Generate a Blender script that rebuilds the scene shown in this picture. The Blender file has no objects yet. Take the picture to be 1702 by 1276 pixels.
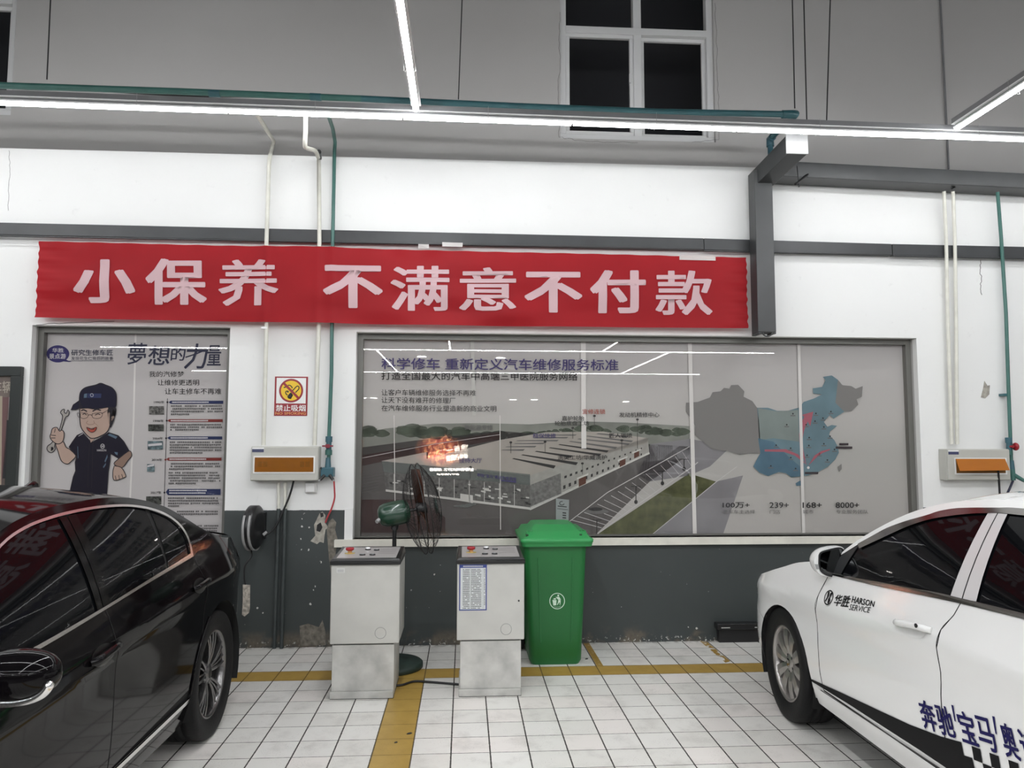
import bpy, bmesh, math, random
import numpy as np
from mathutils import Vector, Matrix
random.seed(7)
PI = math.pi
SC = bpy.context.scene
COL = SC.collection

# ------------------------------------------------------------------ camera
W_PX, H_PX = 1702, 1276
FOC = 1234.07
CAM = Vector((0.45755, -5.96426, 1.58241))
CR = Vector((0.99795486, -0.06390355, 0.0015579))
CU = Vector((-0.0065157, -0.07744764, 0.99697513))
CF = Vector((0.0635896, 0.99494633, 0.07770563))
cd = bpy.data.cameras.new('camera')
cam = bpy.data.objects.new('camera', cd)
COL.objects.link(cam)
cd.sensor_fit = 'HORIZONTAL'; cd.sensor_width = 36.0
cd.lens = FOC / W_PX * 36.0
cd.clip_start = 0.05; cd.clip_end = 200
cam.matrix_world = Matrix(((CR.x, CU.x, -CF.x, CAM.x), (CR.y, CU.y, -CF.y, CAM.y), (CR.z, CU.z, -CF.z, CAM.z), (0, 0, 0, 1)))
SC.camera = cam

# ------------------------------------------------------------------ world, exposure
wd = bpy.data.worlds.new('night'); SC.world = wd; wd.use_nodes = True
wd.node_tree.nodes['Background'].inputs[0].default_value = (0.012, 0.014, 0.02, 1)
wd.node_tree.nodes['Background'].inputs[1].default_value = 1.0
SC.view_settings.view_transform = 'Standard'
SC.view_settings.look = 'None'
SC.view_settings.gamma = 1.0
SC.view_settings.use_curve_mapping = False
SC.view_settings.exposure = 0.0
SC.cycles.max_bounces = 10
SC.cycles.diffuse_bounces = 5
SC.cycles.glossy_bounces = 5
SC.cycles.transparent_max_bounces = 24
SC.cycles.sample_clamp_indirect = 6.0
LED_POWER = 92.0      # strips over the bays
LED_WALL = 25.0        # the dimmer strip along the wall

# ------------------------------------------------------------------ measured positions: where a sight line of the photo meets the plane y = -d
def ray(px, py):
    return CF + CR * ((px - W_PX / 2) / FOC) - CU * ((py - H_PX / 2) / FOC)
def P(px, py, d=0.0):
    r = ray(px, py); t = (-d - CAM.y) / r.y
    return CAM + r * t
def XZ(px, py, d=0.0):
    p = P(px, py, d); return p.x, p.z

# ------------------------------------------------------------------ materials
MATS = {}
def nodes_of(m):
    nt = m.node_tree
    return nt, nt.nodes, nt.links
def mat(name, col, rough=0.5, metal=0.0, coat=0.0, spec=0.5, var=0.0, vscale=8.0, bump=0.0, bscale=60.0, trans=0.0, dirt=0.0, emit=0.0):
    if name in MATS: return MATS[name]
    m = bpy.data.materials.new(name); m.use_nodes = True
    nt, N, L = nodes_of(m)
    b = N['Principled BSDF']
    c = (col[0], col[1], col[2], 1)
    b.inputs['Base Color'].default_value = c
    b.inputs['Roughness'].default_value = rough
    b.inputs['Metallic'].default_value = metal
    b.inputs['Coat Weight'].default_value = coat
    b.inputs['Coat Roughness'].default_value = 0.03
    b.inputs['Specular IOR Level'].default_value = spec
    if emit:
        b.inputs['Emission Color'].default_value = c
        b.inputs['Emission Strength'].default_value = emit
    if var or bump or dirt:
        tc = N.new('ShaderNodeTexCoord')
    if var:
        n = N.new('ShaderNodeTexNoise'); n.inputs['Scale'].default_value = vscale; n.inputs['Detail'].default_value = 6
        L.new(tc.outputs['Object'], n.inputs['Vector'])
        r = N.new('ShaderNodeValToRGB')
        r.color_ramp.elements[0].position = 0.3; r.color_ramp.elements[1].position = 0.7
        r.color_ramp.elements[0].color = (*[x * (1 - var) for x in col], 1)
        r.color_ramp.elements[1].color = (*[min(1, x * (1 + var)) for x in col], 1)
        L.new(n.outputs['Fac'], r.inputs['Fac']); L.new(r.outputs['Color'], b.inputs['Base Color'])
    if bump:
        n2 = N.new('ShaderNodeTexNoise'); n2.inputs['Scale'].default_value = bscale; n2.inputs['Detail'].default_value = 4
        L.new(tc.outputs['Object'], n2.inputs['Vector'])
        bp = N.new('ShaderNodeBump'); bp.inputs['Strength'].default_value = bump; bp.inputs['Distance'].default_value = 0.01
        L.new(n2.outputs['Fac'], bp.inputs['Height']); L.new(bp.outputs['Normal'], b.inputs['Normal'])
    if trans:
        t = N.new('ShaderNodeBsdfTransparent'); mx = N.new('ShaderNodeMixShader'); mx.inputs[0].default_value = trans
        o = N['Material Output']
        L.new(b.outputs[0], mx.inputs[1]); L.new(t.outputs[0], mx.inputs[2]); L.new(mx.outputs[0], o.inputs['Surface'])
    MATS[name] = m
    return m
def emis(name, col, strength):
    m = bpy.data.materials.new(name); m.use_nodes = True
    nt, N, L = nodes_of(m)
    N.remove(N['Principled BSDF'])
    e = N.new('ShaderNodeEmission'); e.inputs[0].default_value = (*col, 1); e.inputs[1].default_value = strength
    L.new(e.outputs[0], N['Material Output'].inputs['Surface'])
    MATS[name] = m
    return m
def glass(name, tint=(1, 1, 1), ior=1.5, rough=0.0):
    m = bpy.data.materials.new(name); m.use_nodes = True
    nt, N, L = nodes_of(m); N.remove(N['Principled BSDF'])
    t = N.new('ShaderNodeBsdfTransparent'); t.inputs[0].default_value = (*tint, 1)
    g = N.new('ShaderNodeBsdfGlossy'); g.inputs['Roughness'].default_value = rough
    f = N.new('ShaderNodeFresnel'); f.inputs[0].default_value = ior
    mx = N.new('ShaderNodeMixShader')
    gm = N.new('ShaderNodeNewGeometry'); ma = N.new('ShaderNodeMath'); ma.operation = 'MULTIPLY'; sb = N.new('ShaderNodeMath'); sb.operation = 'SUBTRACT'; sb.inputs[0].default_value = 1.0
    L.new(gm.outputs['Backfacing'], sb.inputs[1]); L.new(sb.outputs[0], ma.inputs[0]); L.new(f.outputs[0], ma.inputs[1])   # the far face of the pane does not trap light
    L.new(ma.outputs[0], mx.inputs[0]); L.new(t.outputs[0], mx.inputs[1]); L.new(g.outputs[0], mx.inputs[2])
    L.new(mx.outputs[0], N['Material Output'].inputs['Surface'])
    MATS[name] = m
    return m
class G:                                   # small helper for node graphs
    def __init__(s, m): s.nt = m.node_tree; s.N = s.nt.nodes; s.L = s.nt.links
    def n(s, t, **kw):
        x = s.N.new(t)
        for k, v in kw.items(): setattr(x, k, v)
        return x
    def math(s, op, a, b=None, c=None):
        x = s.N.new('ShaderNodeMath'); x.operation = op
        for i, v in enumerate((a, b, c)):
            if v is None: continue
            if isinstance(v, (int, float)): x.inputs[i].default_value = v
            else: s.L.new(v, x.inputs[i])
        return x.outputs[0]
    def mix(s, f, a, b):
        x = s.N.new('ShaderNodeMix'); x.data_type = 'RGBA'
        for i, v in ((0, f), (6, a), (7, b)):
            if isinstance(v, (int, float)): x.inputs[i].default_value = v
            elif isinstance(v, tuple): x.inputs[i].default_value = (*v, 1)
            else: s.L.new(v, x.inputs[i])
        return x.outputs[2]
    def noise(s, vec, scale, detail=4, rough=0.55):
        x = s.N.new('ShaderNodeTexNoise'); x.inputs['Scale'].default_value = scale; x.inputs['Detail'].default_value = detail; x.inputs['Roughness'].default_value = rough
        s.L.new(vec, x.inputs['Vector']); return x.outputs['Fac']
    def step(s, v, lo, hi):
        x = s.N.new('ShaderNodeMapRange'); x.interpolation_type = 'SMOOTHSTEP'
        s.L.new(v, x.inputs[0]); x.inputs[1].default_value = lo; x.inputs[2].default_value = hi
        return x.outputs[0]
    def band(s, v, lo, hi):
        return s.math('MULTIPLY', s.math('GREATER_THAN', v, lo), s.math('LESS_THAN', v, hi))

def tile_material():
    m = bpy.data.materials.new('floor_tiles'); m.use_nodes = True
    g = G(m); b = g.N['Principled BSDF']
    geo = g.n('ShaderNodeNewGeometry'); sep = g.n('ShaderNodeSeparateXYZ'); g.L.new(geo.outputs['Position'], sep.inputs[0])
    x, y = sep.outputs[0], sep.outputs[1]
    u = g.math('DIVIDE', x, 0.2); v = g.math('DIVIDE', g.math('MULTIPLY', g.math('ADD', y, 0.6085), -1.0), 0.2038)
    fu = g.math('FRACT', u); fv = g.math('FRACT', v)
    cu = g.math('FLOOR', u); cv = g.math('FLOOR', v)
    du = g.math('MINIMUM', fu, g.math('SUBTRACT', 1.0, fu)); dv = g.math('MINIMUM', fv, g.math('SUBTRACT', 1.0, fv))
    pos = geo.outputs['Position']
    wob = g.noise(pos, 40, 2)
    ju = g.math('LESS_THAN', du, g.math('MULTIPLY_ADD', wob, 0.016, 0.011))
    jv = g.math('LESS_THAN', dv, g.math('MULTIPLY_ADD', wob, 0.012, 0.005))
    joint = g.math('MAXIMUM', ju, jv)
    cell = g.n('ShaderNodeCombineXYZ'); g.L.new(cu, cell.inputs[0]); g.L.new(cv, cell.inputs[1])
    wn = g.n('ShaderNodeTexWhiteNoise'); wn.noise_dimensions = '2D'; g.L.new(cell.outputs[0], wn.inputs['Vector'])
    base = g.mix(wn.outputs['Value'], (0.68, 0.665, 0.625), (0.77, 0.76, 0.73))
    tint = g.mix(g.math('MULTIPLY', g.math('GREATER_THAN', wn.outputs['Value'], 0.72), 0.5), base, (0.74, 0.68, 0.64))
    soil = g.step(g.noise(pos, 5.5, 6, 0.65), 0.47, 0.72)
    tint = g.mix(g.math('MULTIPLY', soil, 0.35), tint, (0.36, 0.34, 0.31))
    speck = g.math('MULTIPLY', g.step(g.noise(pos, 150, 3, 0.7), 0.595, 0.65), g.step(g.noise(pos, 7, 3), 0.46, 0.6))
    tint = g.mix(g.math('MULTIPLY', speck, 0.55), tint, (0.14, 0.12, 0.10))
    # yellow tiles: one row along the wall and one column towards the viewer
    row = g.band(v, 0.0, 1.0)
    colm = g.math('MULTIPLY', g.band(u, 0.0, 1.0), g.math('GREATER_THAN', v, 1.0))
    yel = g.math('MAXIMUM', row, colm)
    ycol = g.mix(g.noise(pos, 9, 5, 0.6), (0.30, 0.185, 0.03), (0.50, 0.33, 0.085))
    # worn yellow tape between the row and the wall
    near = g.band(v, -3.1, 0.1)
    t1 = g.math('MULTIPLY', g.band(x, 1.405, 1.452), near)
    t2 = g.math('MULTIPLY', g.band(x, 2.345, 2.393), near)
    t2 = g.math('MULTIPLY', t2, g.step(g.noise(pos, 16, 2), 0.42, 0.47))
    tape = g.math('MULTIPLY', g.math('MAXIMUM', t1, t2), g.step(g.noise(pos, 45, 4), 0.32, 0.38))
    colr = g.mix(yel, tint, g.mix(g.math('MULTIPLY', speck, 0.5), ycol, (0.12, 0.08, 0.03)))
    colr = g.mix(g.math('MULTIPLY', joint, g.math('SUBTRACT', 1.0, g.math('MULTIPLY', yel, 0.35))), colr, (0.035, 0.03, 0.026))
    colr = g.mix(tape, colr, (0.36, 0.22, 0.04))
    # unseen floor past the bays, coloured dark to cut bounced light
    unseen_floor = g.math('MAXIMUM', g.math('LESS_THAN', y, -7.35), g.math('GREATER_THAN', g.math('ABSOLUTE', x), 7.0))
    colr = g.mix(unseen_floor, colr, g.mix(g.noise(pos, 2, 4), (0.07, 0.075, 0.075), (0.11, 0.115, 0.115)))
    # grime where floor meets wall
    gr = g.math('MULTIPLY', g.step(y, -0.07, 0.0), g.step(g.noise(pos, 22, 4), 0.40, 0.6))
    colr = g.mix(g.math('MULTIPLY', gr, 0.8), colr, (0.10, 0.085, 0.07))
    g.L.new(colr, b.inputs['Base Color'])
    rg = g.math('MULTIPLY_ADD', joint, 0.4, 0.36); g.L.new(rg, b.inputs['Roughness'])
    bp = g.n('ShaderNodeBump'); bp.inputs['Strength'].default_value = 0.5; bp.inputs['Distance'].default_value = 0.004
    g.L.new(g.math('SUBTRACT', 1.0, joint), bp.inputs['Height']); g.L.new(bp.outputs[0], b.inputs['Normal'])
    return m

def wall_material():
    m = bpy.data.materials.new('painted_wall'); m.use_nodes = True
    g = G(m); b = g.N['Principled BSDF']
    geo = g.n('ShaderNodeNewGeometry'); sep = g.n('ShaderNodeSeparateXYZ'); g.L.new(geo.outputs['Position'], sep.inputs[0])
    pos = geo.outputs['Position']; x, y, z = sep.outputs
    white = g.mix(g.noise(pos, 1.3, 5), (0.74, 0.74, 0.725), (0.80, 0.80, 0.79))
    scuff = g.math('MULTIPLY', g.step(g.noise(pos, 9, 6, 0.7), 0.60, 0.72), 0.16)
    white = g.mix(scuff, white, (0.42, 0.41, 0.40))
    white = g.mix(g.math('GREATER_THAN', y, 0.06), white, g.mix(g.noise(pos, 0.8, 4), (0.40, 0.385, 0.372), (0.46, 0.45, 0.44)))   # shade painted in as a greyer tone above the ledge; jambs share it
    grey = g.mix(g.noise(pos, 2.2, 5), (0.036, 0.044, 0.044), (0.054, 0.062, 0.062))
    edge = g.math('ADD', z, g.math('MULTIPLY', g.math('SUBTRACT', g.noise(pos, 30, 3), 0.5), 0.008))
    low = g.math('LESS_THAN', edge, 1.047)
    only = g.math('MULTIPLY', low, g.math('LESS_THAN', y, 0.004))
    chips = g.math('MULTIPLY', g.step(g.noise(pos, 30, 3, 0.6), 0.705, 0.72), g.step(g.noise(pos, 2.0, 2), 0.45, 0.55))
    grey = g.mix(chips, grey, (0.45, 0.45, 0.43))
    foot = g.math('MULTIPLY', g.step(g.math('SUBTRACT', 0.15, z), 0.0, 0.11), g.step(g.noise(pos, 3.2, 4, 0.6), 0.44, 0.56))
    grey = g.mix(g.math('MULTIPLY', foot, 0.85), grey, g.mix(g.noise(pos, 35, 5), (0.06, 0.045, 0.03), (0.20, 0.17, 0.13)))
    chip2 = g.math('MULTIPLY', g.step(g.noise(pos, 42, 3), 0.60, 0.63), g.step(g.math('SUBTRACT', 0.06, z), 0.0, 0.04))
    grey = g.mix(chip2, grey, (0.5, 0.5, 0.47))
    g.L.new(g.mix(only, white, grey), b.inputs['Base Color'])
    g.L.new(g.math('MULTIPLY_ADD', low, -0.1, 0.62), b.inputs['Roughness'])
    bp = g.n('ShaderNodeBump'); bp.inputs['Strength'].default_value = 0.12; bp.inputs['Distance'].default_value = 0.01
    g.L.new(g.noise(pos, 7, 6), bp.inputs['Height']); g.L.new(bp.outputs[0], b.inputs['Normal'])
    return m

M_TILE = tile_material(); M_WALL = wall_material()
M_CEIL = mat('ceiling_steel', (0.07, 0.07, 0.07), 0.7, var=0.1)
M_FAR = mat('far_wall', (0.13, 0.13, 0.13), 0.8, var=0.05, vscale=2)
M_DARKSTEEL = mat('dark_grey_steel', (0.032, 0.034, 0.036), 0.42, var=0.18, vscale=5)
M_FRAMESTEEL = mat('frame_steel', (0.038, 0.040, 0.041), 0.4, var=0.15, vscale=4)
M_ENDPLATE = mat('bare_steel_plate', (0.30, 0.30, 0.30), 0.45, 0.0, var=0.08)
M_TRAY = mat('tray_grey', (0.17, 0.17, 0.175), 0.5, var=0.1)
M_WHITEMETAL = mat('white_enamel', (0.8, 0.8, 0.8), 0.35)
M_PVC = mat('ivory_pvc', (0.66, 0.65, 0.58), 0.45, var=0.08, vscale=12)
M_PVCG = mat('painted_conduit', (0.046, 0.055, 0.055), 0.5, var=0.2)
M_GREENPIPE = mat('green_pipe', (0.045, 0.135, 0.115), 0.35, var=0.1)
M_TEAL = mat('teal_pipe', (0.035, 0.115, 0.13), 0.35, var=0.12)
M_BLUEFIT = mat('blue_green_fitting', (0.035, 0.105, 0.135), 0.4)
M_RED = mat('red_plastic', (0.30, 0.012, 0.02), 0.35)
M_REDHOSE = mat('red_hose', (0.50, 0.06, 0.07), 0.4)
M_BLACKPL = mat('black_plastic', (0.012, 0.012, 0.013), 0.38)
M_BLACKRUB = mat('black_rubber', (0.014, 0.014, 0.015), 0.65, bump=0.1)
M_GREYPL = mat('grey_plastic', (0.30, 0.30, 0.30), 0.4)
M_BOX = mat('light_grey_enamel', (0.47, 0.465, 0.425), 0.4, var=0.04, vscale=4)
M_CAB = mat('cabinet_enamel', (0.49, 0.485, 0.455), 0.42, var=0.06, vscale=6)
M_CABLOW = mat('plinth_enamel', (0.46, 0.455, 0.43), 0.45, var=0.2, vscale=9)
M_AMBER = mat('amber_cover', (0.36, 0.125, 0.010), 0.2, coat=0.3, trans=0.55)
M_ALU = mat('grey_window_frame', (0.15, 0.148, 0.135), 0.42, 0.3)
M_WINWHITE = mat('white_window_frame', (0.62, 0.62, 0.62), 0.45)
M_GLASS = glass('window_glass', (1, 0.99, 0.985), 1.5)
M_SILL = mat('sill_paint', (0.66, 0.64, 0.57), 0.5, var=0.08, vscale=10)
M_CABLE = mat('black_cable', (0.01, 0.01, 0.011), 0.5)
M_WHITE = mat('white_paint', (0.78, 0.78, 0.77), 0.5)
M_PLASTER = mat('bare_plaster', (0.34, 0.32, 0.28), 0.85, var=0.35, vscale=25)
M_CONCRETE = mat('broken_render', (0.17, 0.155, 0.13), 0.9, var=0.4, vscale=30, bump=0.4)
M_GREEN = mat('green_bin_plastic', (0.012, 0.135, 0.032), 0.42, bump=0.04, bscale=150)
M_GREENLID = mat('green_lid_plastic', (0.028, 0.27, 0.075), 0.36)
M_MOTOR = mat('green_motor', (0.012, 0.045, 0.026), 0.28, coat=0.4)
M_WIRE = mat('dark_wire', (0.03, 0.028, 0.027), 0.4, 0.5)
M_COPPERWIRE = mat('brown_blade', (0.07, 0.028, 0.018), 0.4, 0.5)
M_LED = emis('led_tube', (0.97, 0.985, 1.0), LED_POWER); M_LEDW = emis('led_tube_wall', (0.97, 0.985, 1.0), LED_WALL)

# ------------------------------------------------------------------ mesh builder
class MB:
    def __init__(s): s.v = []; s.f = []; s.fm = []; s.m = []; s.sm = []
    def mi(s, m):
        if m not in s.m: s.m.append(m)
        return s.m.index(m)
    def add(s, verts, faces, m, smooth=False):
        o = len(s.v); s.v += [tuple(p) for p in verts]; k = s.mi(m)
        for f in faces:
            s.f.append([i + o for i in f]); s.fm.append(k); s.sm.append(smooth)
        return s
    def box(s, x0, x1, y0, y1, z0, z1, m):
        x0, x1 = min(x0, x1), max(x0, x1); y0, y1 = min(y0, y1), max(y0, y1); z0, z1 = min(z0, z1), max(z0, z1)
        v = [(x0, y0, z0), (x1, y0, z0), (x1, y1, z0), (x0, y1, z0), (x0, y0, z1), (x1, y0, z1), (x1, y1, z1), (x0, y1, z1)]
        return s.add(v, [(0, 3, 2, 1), (4, 5, 6, 7), (0, 1, 5, 4), (1, 2, 6, 5), (2, 3, 7, 6), (3, 0, 4, 7)], m)
    def hexa(s, b, t, m):                   # two quads: bottom and top rings
        return s.add(list(b) + list(t), [(0, 3, 2, 1), (4, 5, 6, 7), (0, 1, 5, 4), (1, 2, 6, 5), (2, 3, 7, 6), (3, 0, 4, 7)], m)
    def tube(s, pts, r, m, n=10, cap=True, close=False):
        pts = [Vector(p) for p in pts]; N = len(pts); vs = []; fs = []
        rr = r if isinstance(r, (list, tuple)) else [r] * N
        prev = None
        for i, p in enumerate(pts):
            a = pts[(i - 1) % N] if (i > 0 or close) else p
            c = pts[(i + 1) % N] if (i < N - 1 or close) else p
            t = (c - a)
            t = t.normalized() if t.length > 1e-9 else Vector((0, 0, 1))
            if prev is None:
                up = Vector((0, 0, 1)) if abs(t.z) < 0.9 else Vector((1, 0, 0))
                u = t.cross(up).normalized()
            else:
                u = (prev - t * prev.dot(t)).normalized()
            prev = u; w = t.cross(u)
            for k in range(n):
                a2 = 2 * PI * k / n
                vs.append(p + (u * math.cos(a2) + w * math.sin(a2)) * rr[i])
        R = N if close else N - 1
        for i in range(R):
            for k in range(n):
                j = (i + 1) % N
                fs.append((i * n + k, i * n + (k + 1) % n, j * n + (k + 1) % n, j * n + k))
        s.add(vs, fs, m, True)
        if cap and not close:
            s.add(vs[:n], [tuple(range(n - 1, -1, -1))], m); s.add(vs[-n:], [tuple(range(n))], m)
        return s
    def lathe(s, prof, m, mat4=None, n=32, smooth=True):   # prof: (radius, height) about local z
        vs = []; fs = []
        for r, h in prof:
            for k in range(n):
                a = 2 * PI * k / n; p = Vector((r * math.cos(a), r * math.sin(a), h))
                vs.append(mat4 @ p if mat4 else p)
        for i in range(len(prof) - 1):
            for k in range(n):
                fs.append((i * n + k, i * n + (k + 1) % n, (i + 1) * n + (k + 1) % n, (i + 1) * n + k))
        return s.add(vs, fs, m, smooth)
    def prism(s, ring, off, m, smooth=False):
        n = len(ring); a = [Vector(p) for p in ring]; o = Vector(off); b = [p + o for p in a]
        fs = [tuple(range(n)), tuple(range(2 * n - 1, n - 1, -1))]
        fs += [(i, i + n, (i + 1) % n + n, (i + 1) % n) for i in range(n)]
        return s.add(a + b, fs, m, smooth)
    def build(s, name, parent=None, bevel=0.0, angle=None, weld=False):
        me = bpy.data.meshes.new(name); me.from_pydata(s.v, [], s.f); me.update()
        for m in s.m: me.materials.append(m)
        me.polygons.foreach_set('material_index', s.fm); me.polygons.foreach_set('use_smooth', s.sm)
        bm = bmesh.new(); bm.from_mesh(me)
        if weld: bmesh.ops.remove_doubles(bm, verts=bm.verts, dist=1e-5)
        bmesh.ops.recalc_face_normals(bm, faces=bm.faces)
        bm.to_mesh(me); bm.free()
        o = bpy.data.objects.new(name, me); COL.objects.link(o)
        if parent is not None:
            o.parent = parent
            o.matrix_parent_inverse = Matrix.Identity(4)
        if bevel:
            b = o.modifiers.new('bevel', 'BEVEL'); b.width = bevel; b.segments = 2; b.limit_method = 'ANGLE'; b.angle_limit = math.radians(40)
        return o
    def at(s, origin):                      # shift all verts to be local to an origin
        o = Vector(origin); s.v = [tuple(Vector(p) - o) for p in s.v]; return s

def thing(name, label, cat, loc=(0, 0, 0), group=None, rotz=0.0):
    o = bpy.data.objects.new(name, None); COL.objects.link(o)
    o.location = loc; o.rotation_euler = (0, 0, rotz); o.empty_display_size = 0.1
    o['label'] = label; o['category'] = cat
    if group: o['group'] = group
    bpy.context.view_layer.update()
    return o
def tag(o, label, cat, group=None):
    o['label'] = label; o['category'] = cat
    if group: o['group'] = group
    return o
def struct(o): o['kind'] = 'structure'; return o
def part(mb, name, root, bevel=0.0, weld=False):       # geometry given in world metres, stored local to its thing
    loc = root.matrix_world.translation if root.parent is None else root.matrix_world.translation
    mb.at(loc); return mb.build(name, root, bevel, weld=weld)
def subpart(mb, name, par, top, bevel=0.0):            # part of a part whose own origin sits at the thing's base
    mb.at(top.matrix_world.translation); return mb.build(name, par, bevel)

# ------------------------------------------------------------------ lettering and flat print
_TC = {}
def text_data(body, res=2):
    k = (body, res)
    if k in _TC: return _TC[k]
    c = bpy.data.curves.new('lettering', 'FONT'); c.body = body; c.size = 1.0; c.resolution_u = res; c.fill_mode = 'FRONT'
    o = bpy.data.objects.new('lettering', c); COL.objects.link(o)
    dg = bpy.context.evaluated_depsgraph_get()
    me = bpy.data.meshes.new_from_object(o.evaluated_get(dg))
    v = [tuple(p.co) for p in me.vertices]; f = [tuple(q.vertices) for q in me.polygons]
    bpy.data.objects.remove(o); bpy.data.curves.remove(c); bpy.data.meshes.remove(me)
    xs = [p[0] for p in v]; ys = [p[1] for p in v]
    x0, x1, y0, y1 = min(xs), max(xs), min(ys), max(ys)
    v = [((p[0] - x0) / (x1 - x0), (p[1] - y0) / (y1 - y0)) for p in v]
    _TC[k] = (v, f, (x1 - x0) / (y1 - y0)); return _TC[k]
def bold_copies(body, bold):               # heavier strokes: the same outlines laid down a few times, slightly apart
    v, f, asp = text_data(body)
    bx, by = bold / asp, bold
    by *= .7
    sh = [(0, 0)] if bold <= 0 else [(bx, by), (-bx, by), (bx, -by), (-bx, -by)]
    if bold > .02 and len(body) == 1: sh = [(math.copysign(abs(math.cos(a)) ** .5, math.cos(a)) * bx, math.copysign(abs(math.sin(a)) ** .5, math.sin(a)) * by) for a in [2 * PI * i / 14 for i in range(14)]]
    if bold > .03: sh += [(0, 0)]
    V = []; F = []
    for k, (dx, dy) in enumerate(sh):       # third number: which copy, so that each can lie a hair above the last
        o = len(V); V += [((a + dx + bx) / (1 + 2 * bx), (b + dy + by) / (1 + 2 * by), k) if bold > 0 else (a, b, 0) for a, b in v]
        F += [tuple(i + o for i in q) for q in f]
    return V, F
def put_text(mb, body, fn, m, bold=0.0, shear=0.0):    # fn(u, v): unit square -> point
    v, f = bold_copies(body, bold)
    mb.add([fn(a + shear * (b - 0.5), b) + Vector((0, -0.00007 * k, 0)) for a, b, k in v], f, m)
def quadfn(tl, tr, bl, br, d):             # print laid between four measured corners on the plane y = -d
    A, B, Cc, D = P(*tl, d), P(*tr, d), P(*bl, d), P(*br, d)
    return lambda u, v: (Cc.lerp(D, u)).lerp(A.lerp(B, u), v)
def rectfn(x0, y0, x1, y1, d, slope=0.0):
    return quadfn((x0, y0), (x1, y0 + slope), (x0, y1), (x1, y1 + slope), d)
def poly(mb, pts, d, m):
    mb.add([P(x, y, d) for x, y in pts], [tuple(range(len(pts)))], m)
def stroke(mb, pts, w, d, m, close=False):             # a drawn line of pixel-width w on the plane y = -d
    q = [Vector(p) for p in pts]
    n = len(q); vs = []
    for i in range(n):
        a = q[i - 1] if (i > 0 or close) else q[i]; c = q[(i + 1) % n] if (i < n - 1 or close) else q[i]
        t = (c - a); t = t.normalized() if t.length else Vector((1, 0)); nrm = Vector((-t.y, t.x)) * (w / 2)
        vs += [P(*(q[i] + nrm), d), P(*(q[i] - nrm), d)]
    fs = [(2 * i, 2 * i + 1, 2 * ((i + 1) % n) + 1, 2 * ((i + 1) % n)) for i in range(n if close else n - 1)]
    mb.add(vs, fs, m)
def ellipse(cx, cy, rx, ry, n=32, a0=0, a1=2 * PI):
    full = abs(a1 - a0 - 2 * PI) < 1e-6
    return [(cx + rx * math.cos(a0 + (a1 - a0) * k / (n if full else n - 1)), cy + ry * math.sin(a0 + (a1 - a0) * k / (n if full else n - 1))) for k in range(n)]
def smooth_path(pts, n=8):                 # Catmull-Rom through points
    p = [Vector(q) for q in pts]; out = []
    for i in range(len(p) - 1):
        a = p[i - 1] if i else p[i] * 2 - p[i + 1]; b, c = p[i], p[i + 1]; e = p[i + 2] if i + 2 < len(p) else p[i + 1] * 2 - p[i]
        for k in range(n):
            t = k / n
            out.append(0.5 * ((2 * b) + (c - a) * t + (2 * a - 5 * b + 4 * c - e) * t * t + (3 * b - a - 3 * c + e) * t ** 3))
    out.append(p[-1]); return out
#@@STRUCT@@
# ================================================================== THE SETTING
LEDGE, SET = 3.895, 0.12                    # the wall is thinner above this height, leaving a narrow ledge
OPEN = [(-2.91, -1.40, 0.80, 2.485), (-0.41, 4.245, 0.82, 2.458), (XZ(931, 100, -SET)[0], XZ(1187, 100, -SET)[0], XZ(1060, 233, -SET)[1], 6.05), (-4.9, XZ(25, 60, -SET)[0], XZ(8, 191, -SET)[1], 6.05)]
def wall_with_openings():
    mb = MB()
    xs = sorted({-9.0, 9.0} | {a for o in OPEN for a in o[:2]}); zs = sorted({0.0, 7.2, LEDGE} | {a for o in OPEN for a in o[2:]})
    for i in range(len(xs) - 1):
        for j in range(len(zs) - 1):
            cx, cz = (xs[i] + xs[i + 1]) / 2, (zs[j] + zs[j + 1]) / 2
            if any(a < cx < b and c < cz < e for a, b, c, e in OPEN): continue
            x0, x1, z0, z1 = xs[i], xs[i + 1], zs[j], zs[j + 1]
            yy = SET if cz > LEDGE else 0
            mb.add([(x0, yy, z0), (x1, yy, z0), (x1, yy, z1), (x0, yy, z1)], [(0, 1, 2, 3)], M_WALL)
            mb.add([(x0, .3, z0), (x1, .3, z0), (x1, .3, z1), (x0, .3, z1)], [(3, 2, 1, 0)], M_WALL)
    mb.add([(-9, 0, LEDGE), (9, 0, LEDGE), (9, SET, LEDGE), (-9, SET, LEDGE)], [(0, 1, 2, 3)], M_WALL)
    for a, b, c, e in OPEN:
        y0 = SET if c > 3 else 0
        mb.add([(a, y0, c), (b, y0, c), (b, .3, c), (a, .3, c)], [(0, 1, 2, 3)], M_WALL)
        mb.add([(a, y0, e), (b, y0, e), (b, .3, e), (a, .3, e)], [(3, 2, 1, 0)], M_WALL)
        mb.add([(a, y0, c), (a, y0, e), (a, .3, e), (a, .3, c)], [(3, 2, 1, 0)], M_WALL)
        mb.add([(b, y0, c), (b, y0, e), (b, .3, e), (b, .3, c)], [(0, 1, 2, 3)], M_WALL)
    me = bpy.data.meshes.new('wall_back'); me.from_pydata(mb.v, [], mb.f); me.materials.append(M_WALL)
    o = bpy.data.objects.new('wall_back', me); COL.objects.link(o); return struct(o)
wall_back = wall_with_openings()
def slab(name, x0, x1, y0, y1, z0, z1, m):
    return struct(MB().box(x0, x1, y0, y1, z0, z1, m).build(name))
slab('floor', -9.2, 9.2, -24.2, 14.3, -0.1, 0.0, M_TILE)
slab('ceiling', -9.2, 9.2, -24.2, 0.3, 7.2, 7.3, M_CEIL)
slab('wall_left', -9.2, -9.0, -24.0, 0.0, 0, 7.2, M_FAR)
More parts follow.
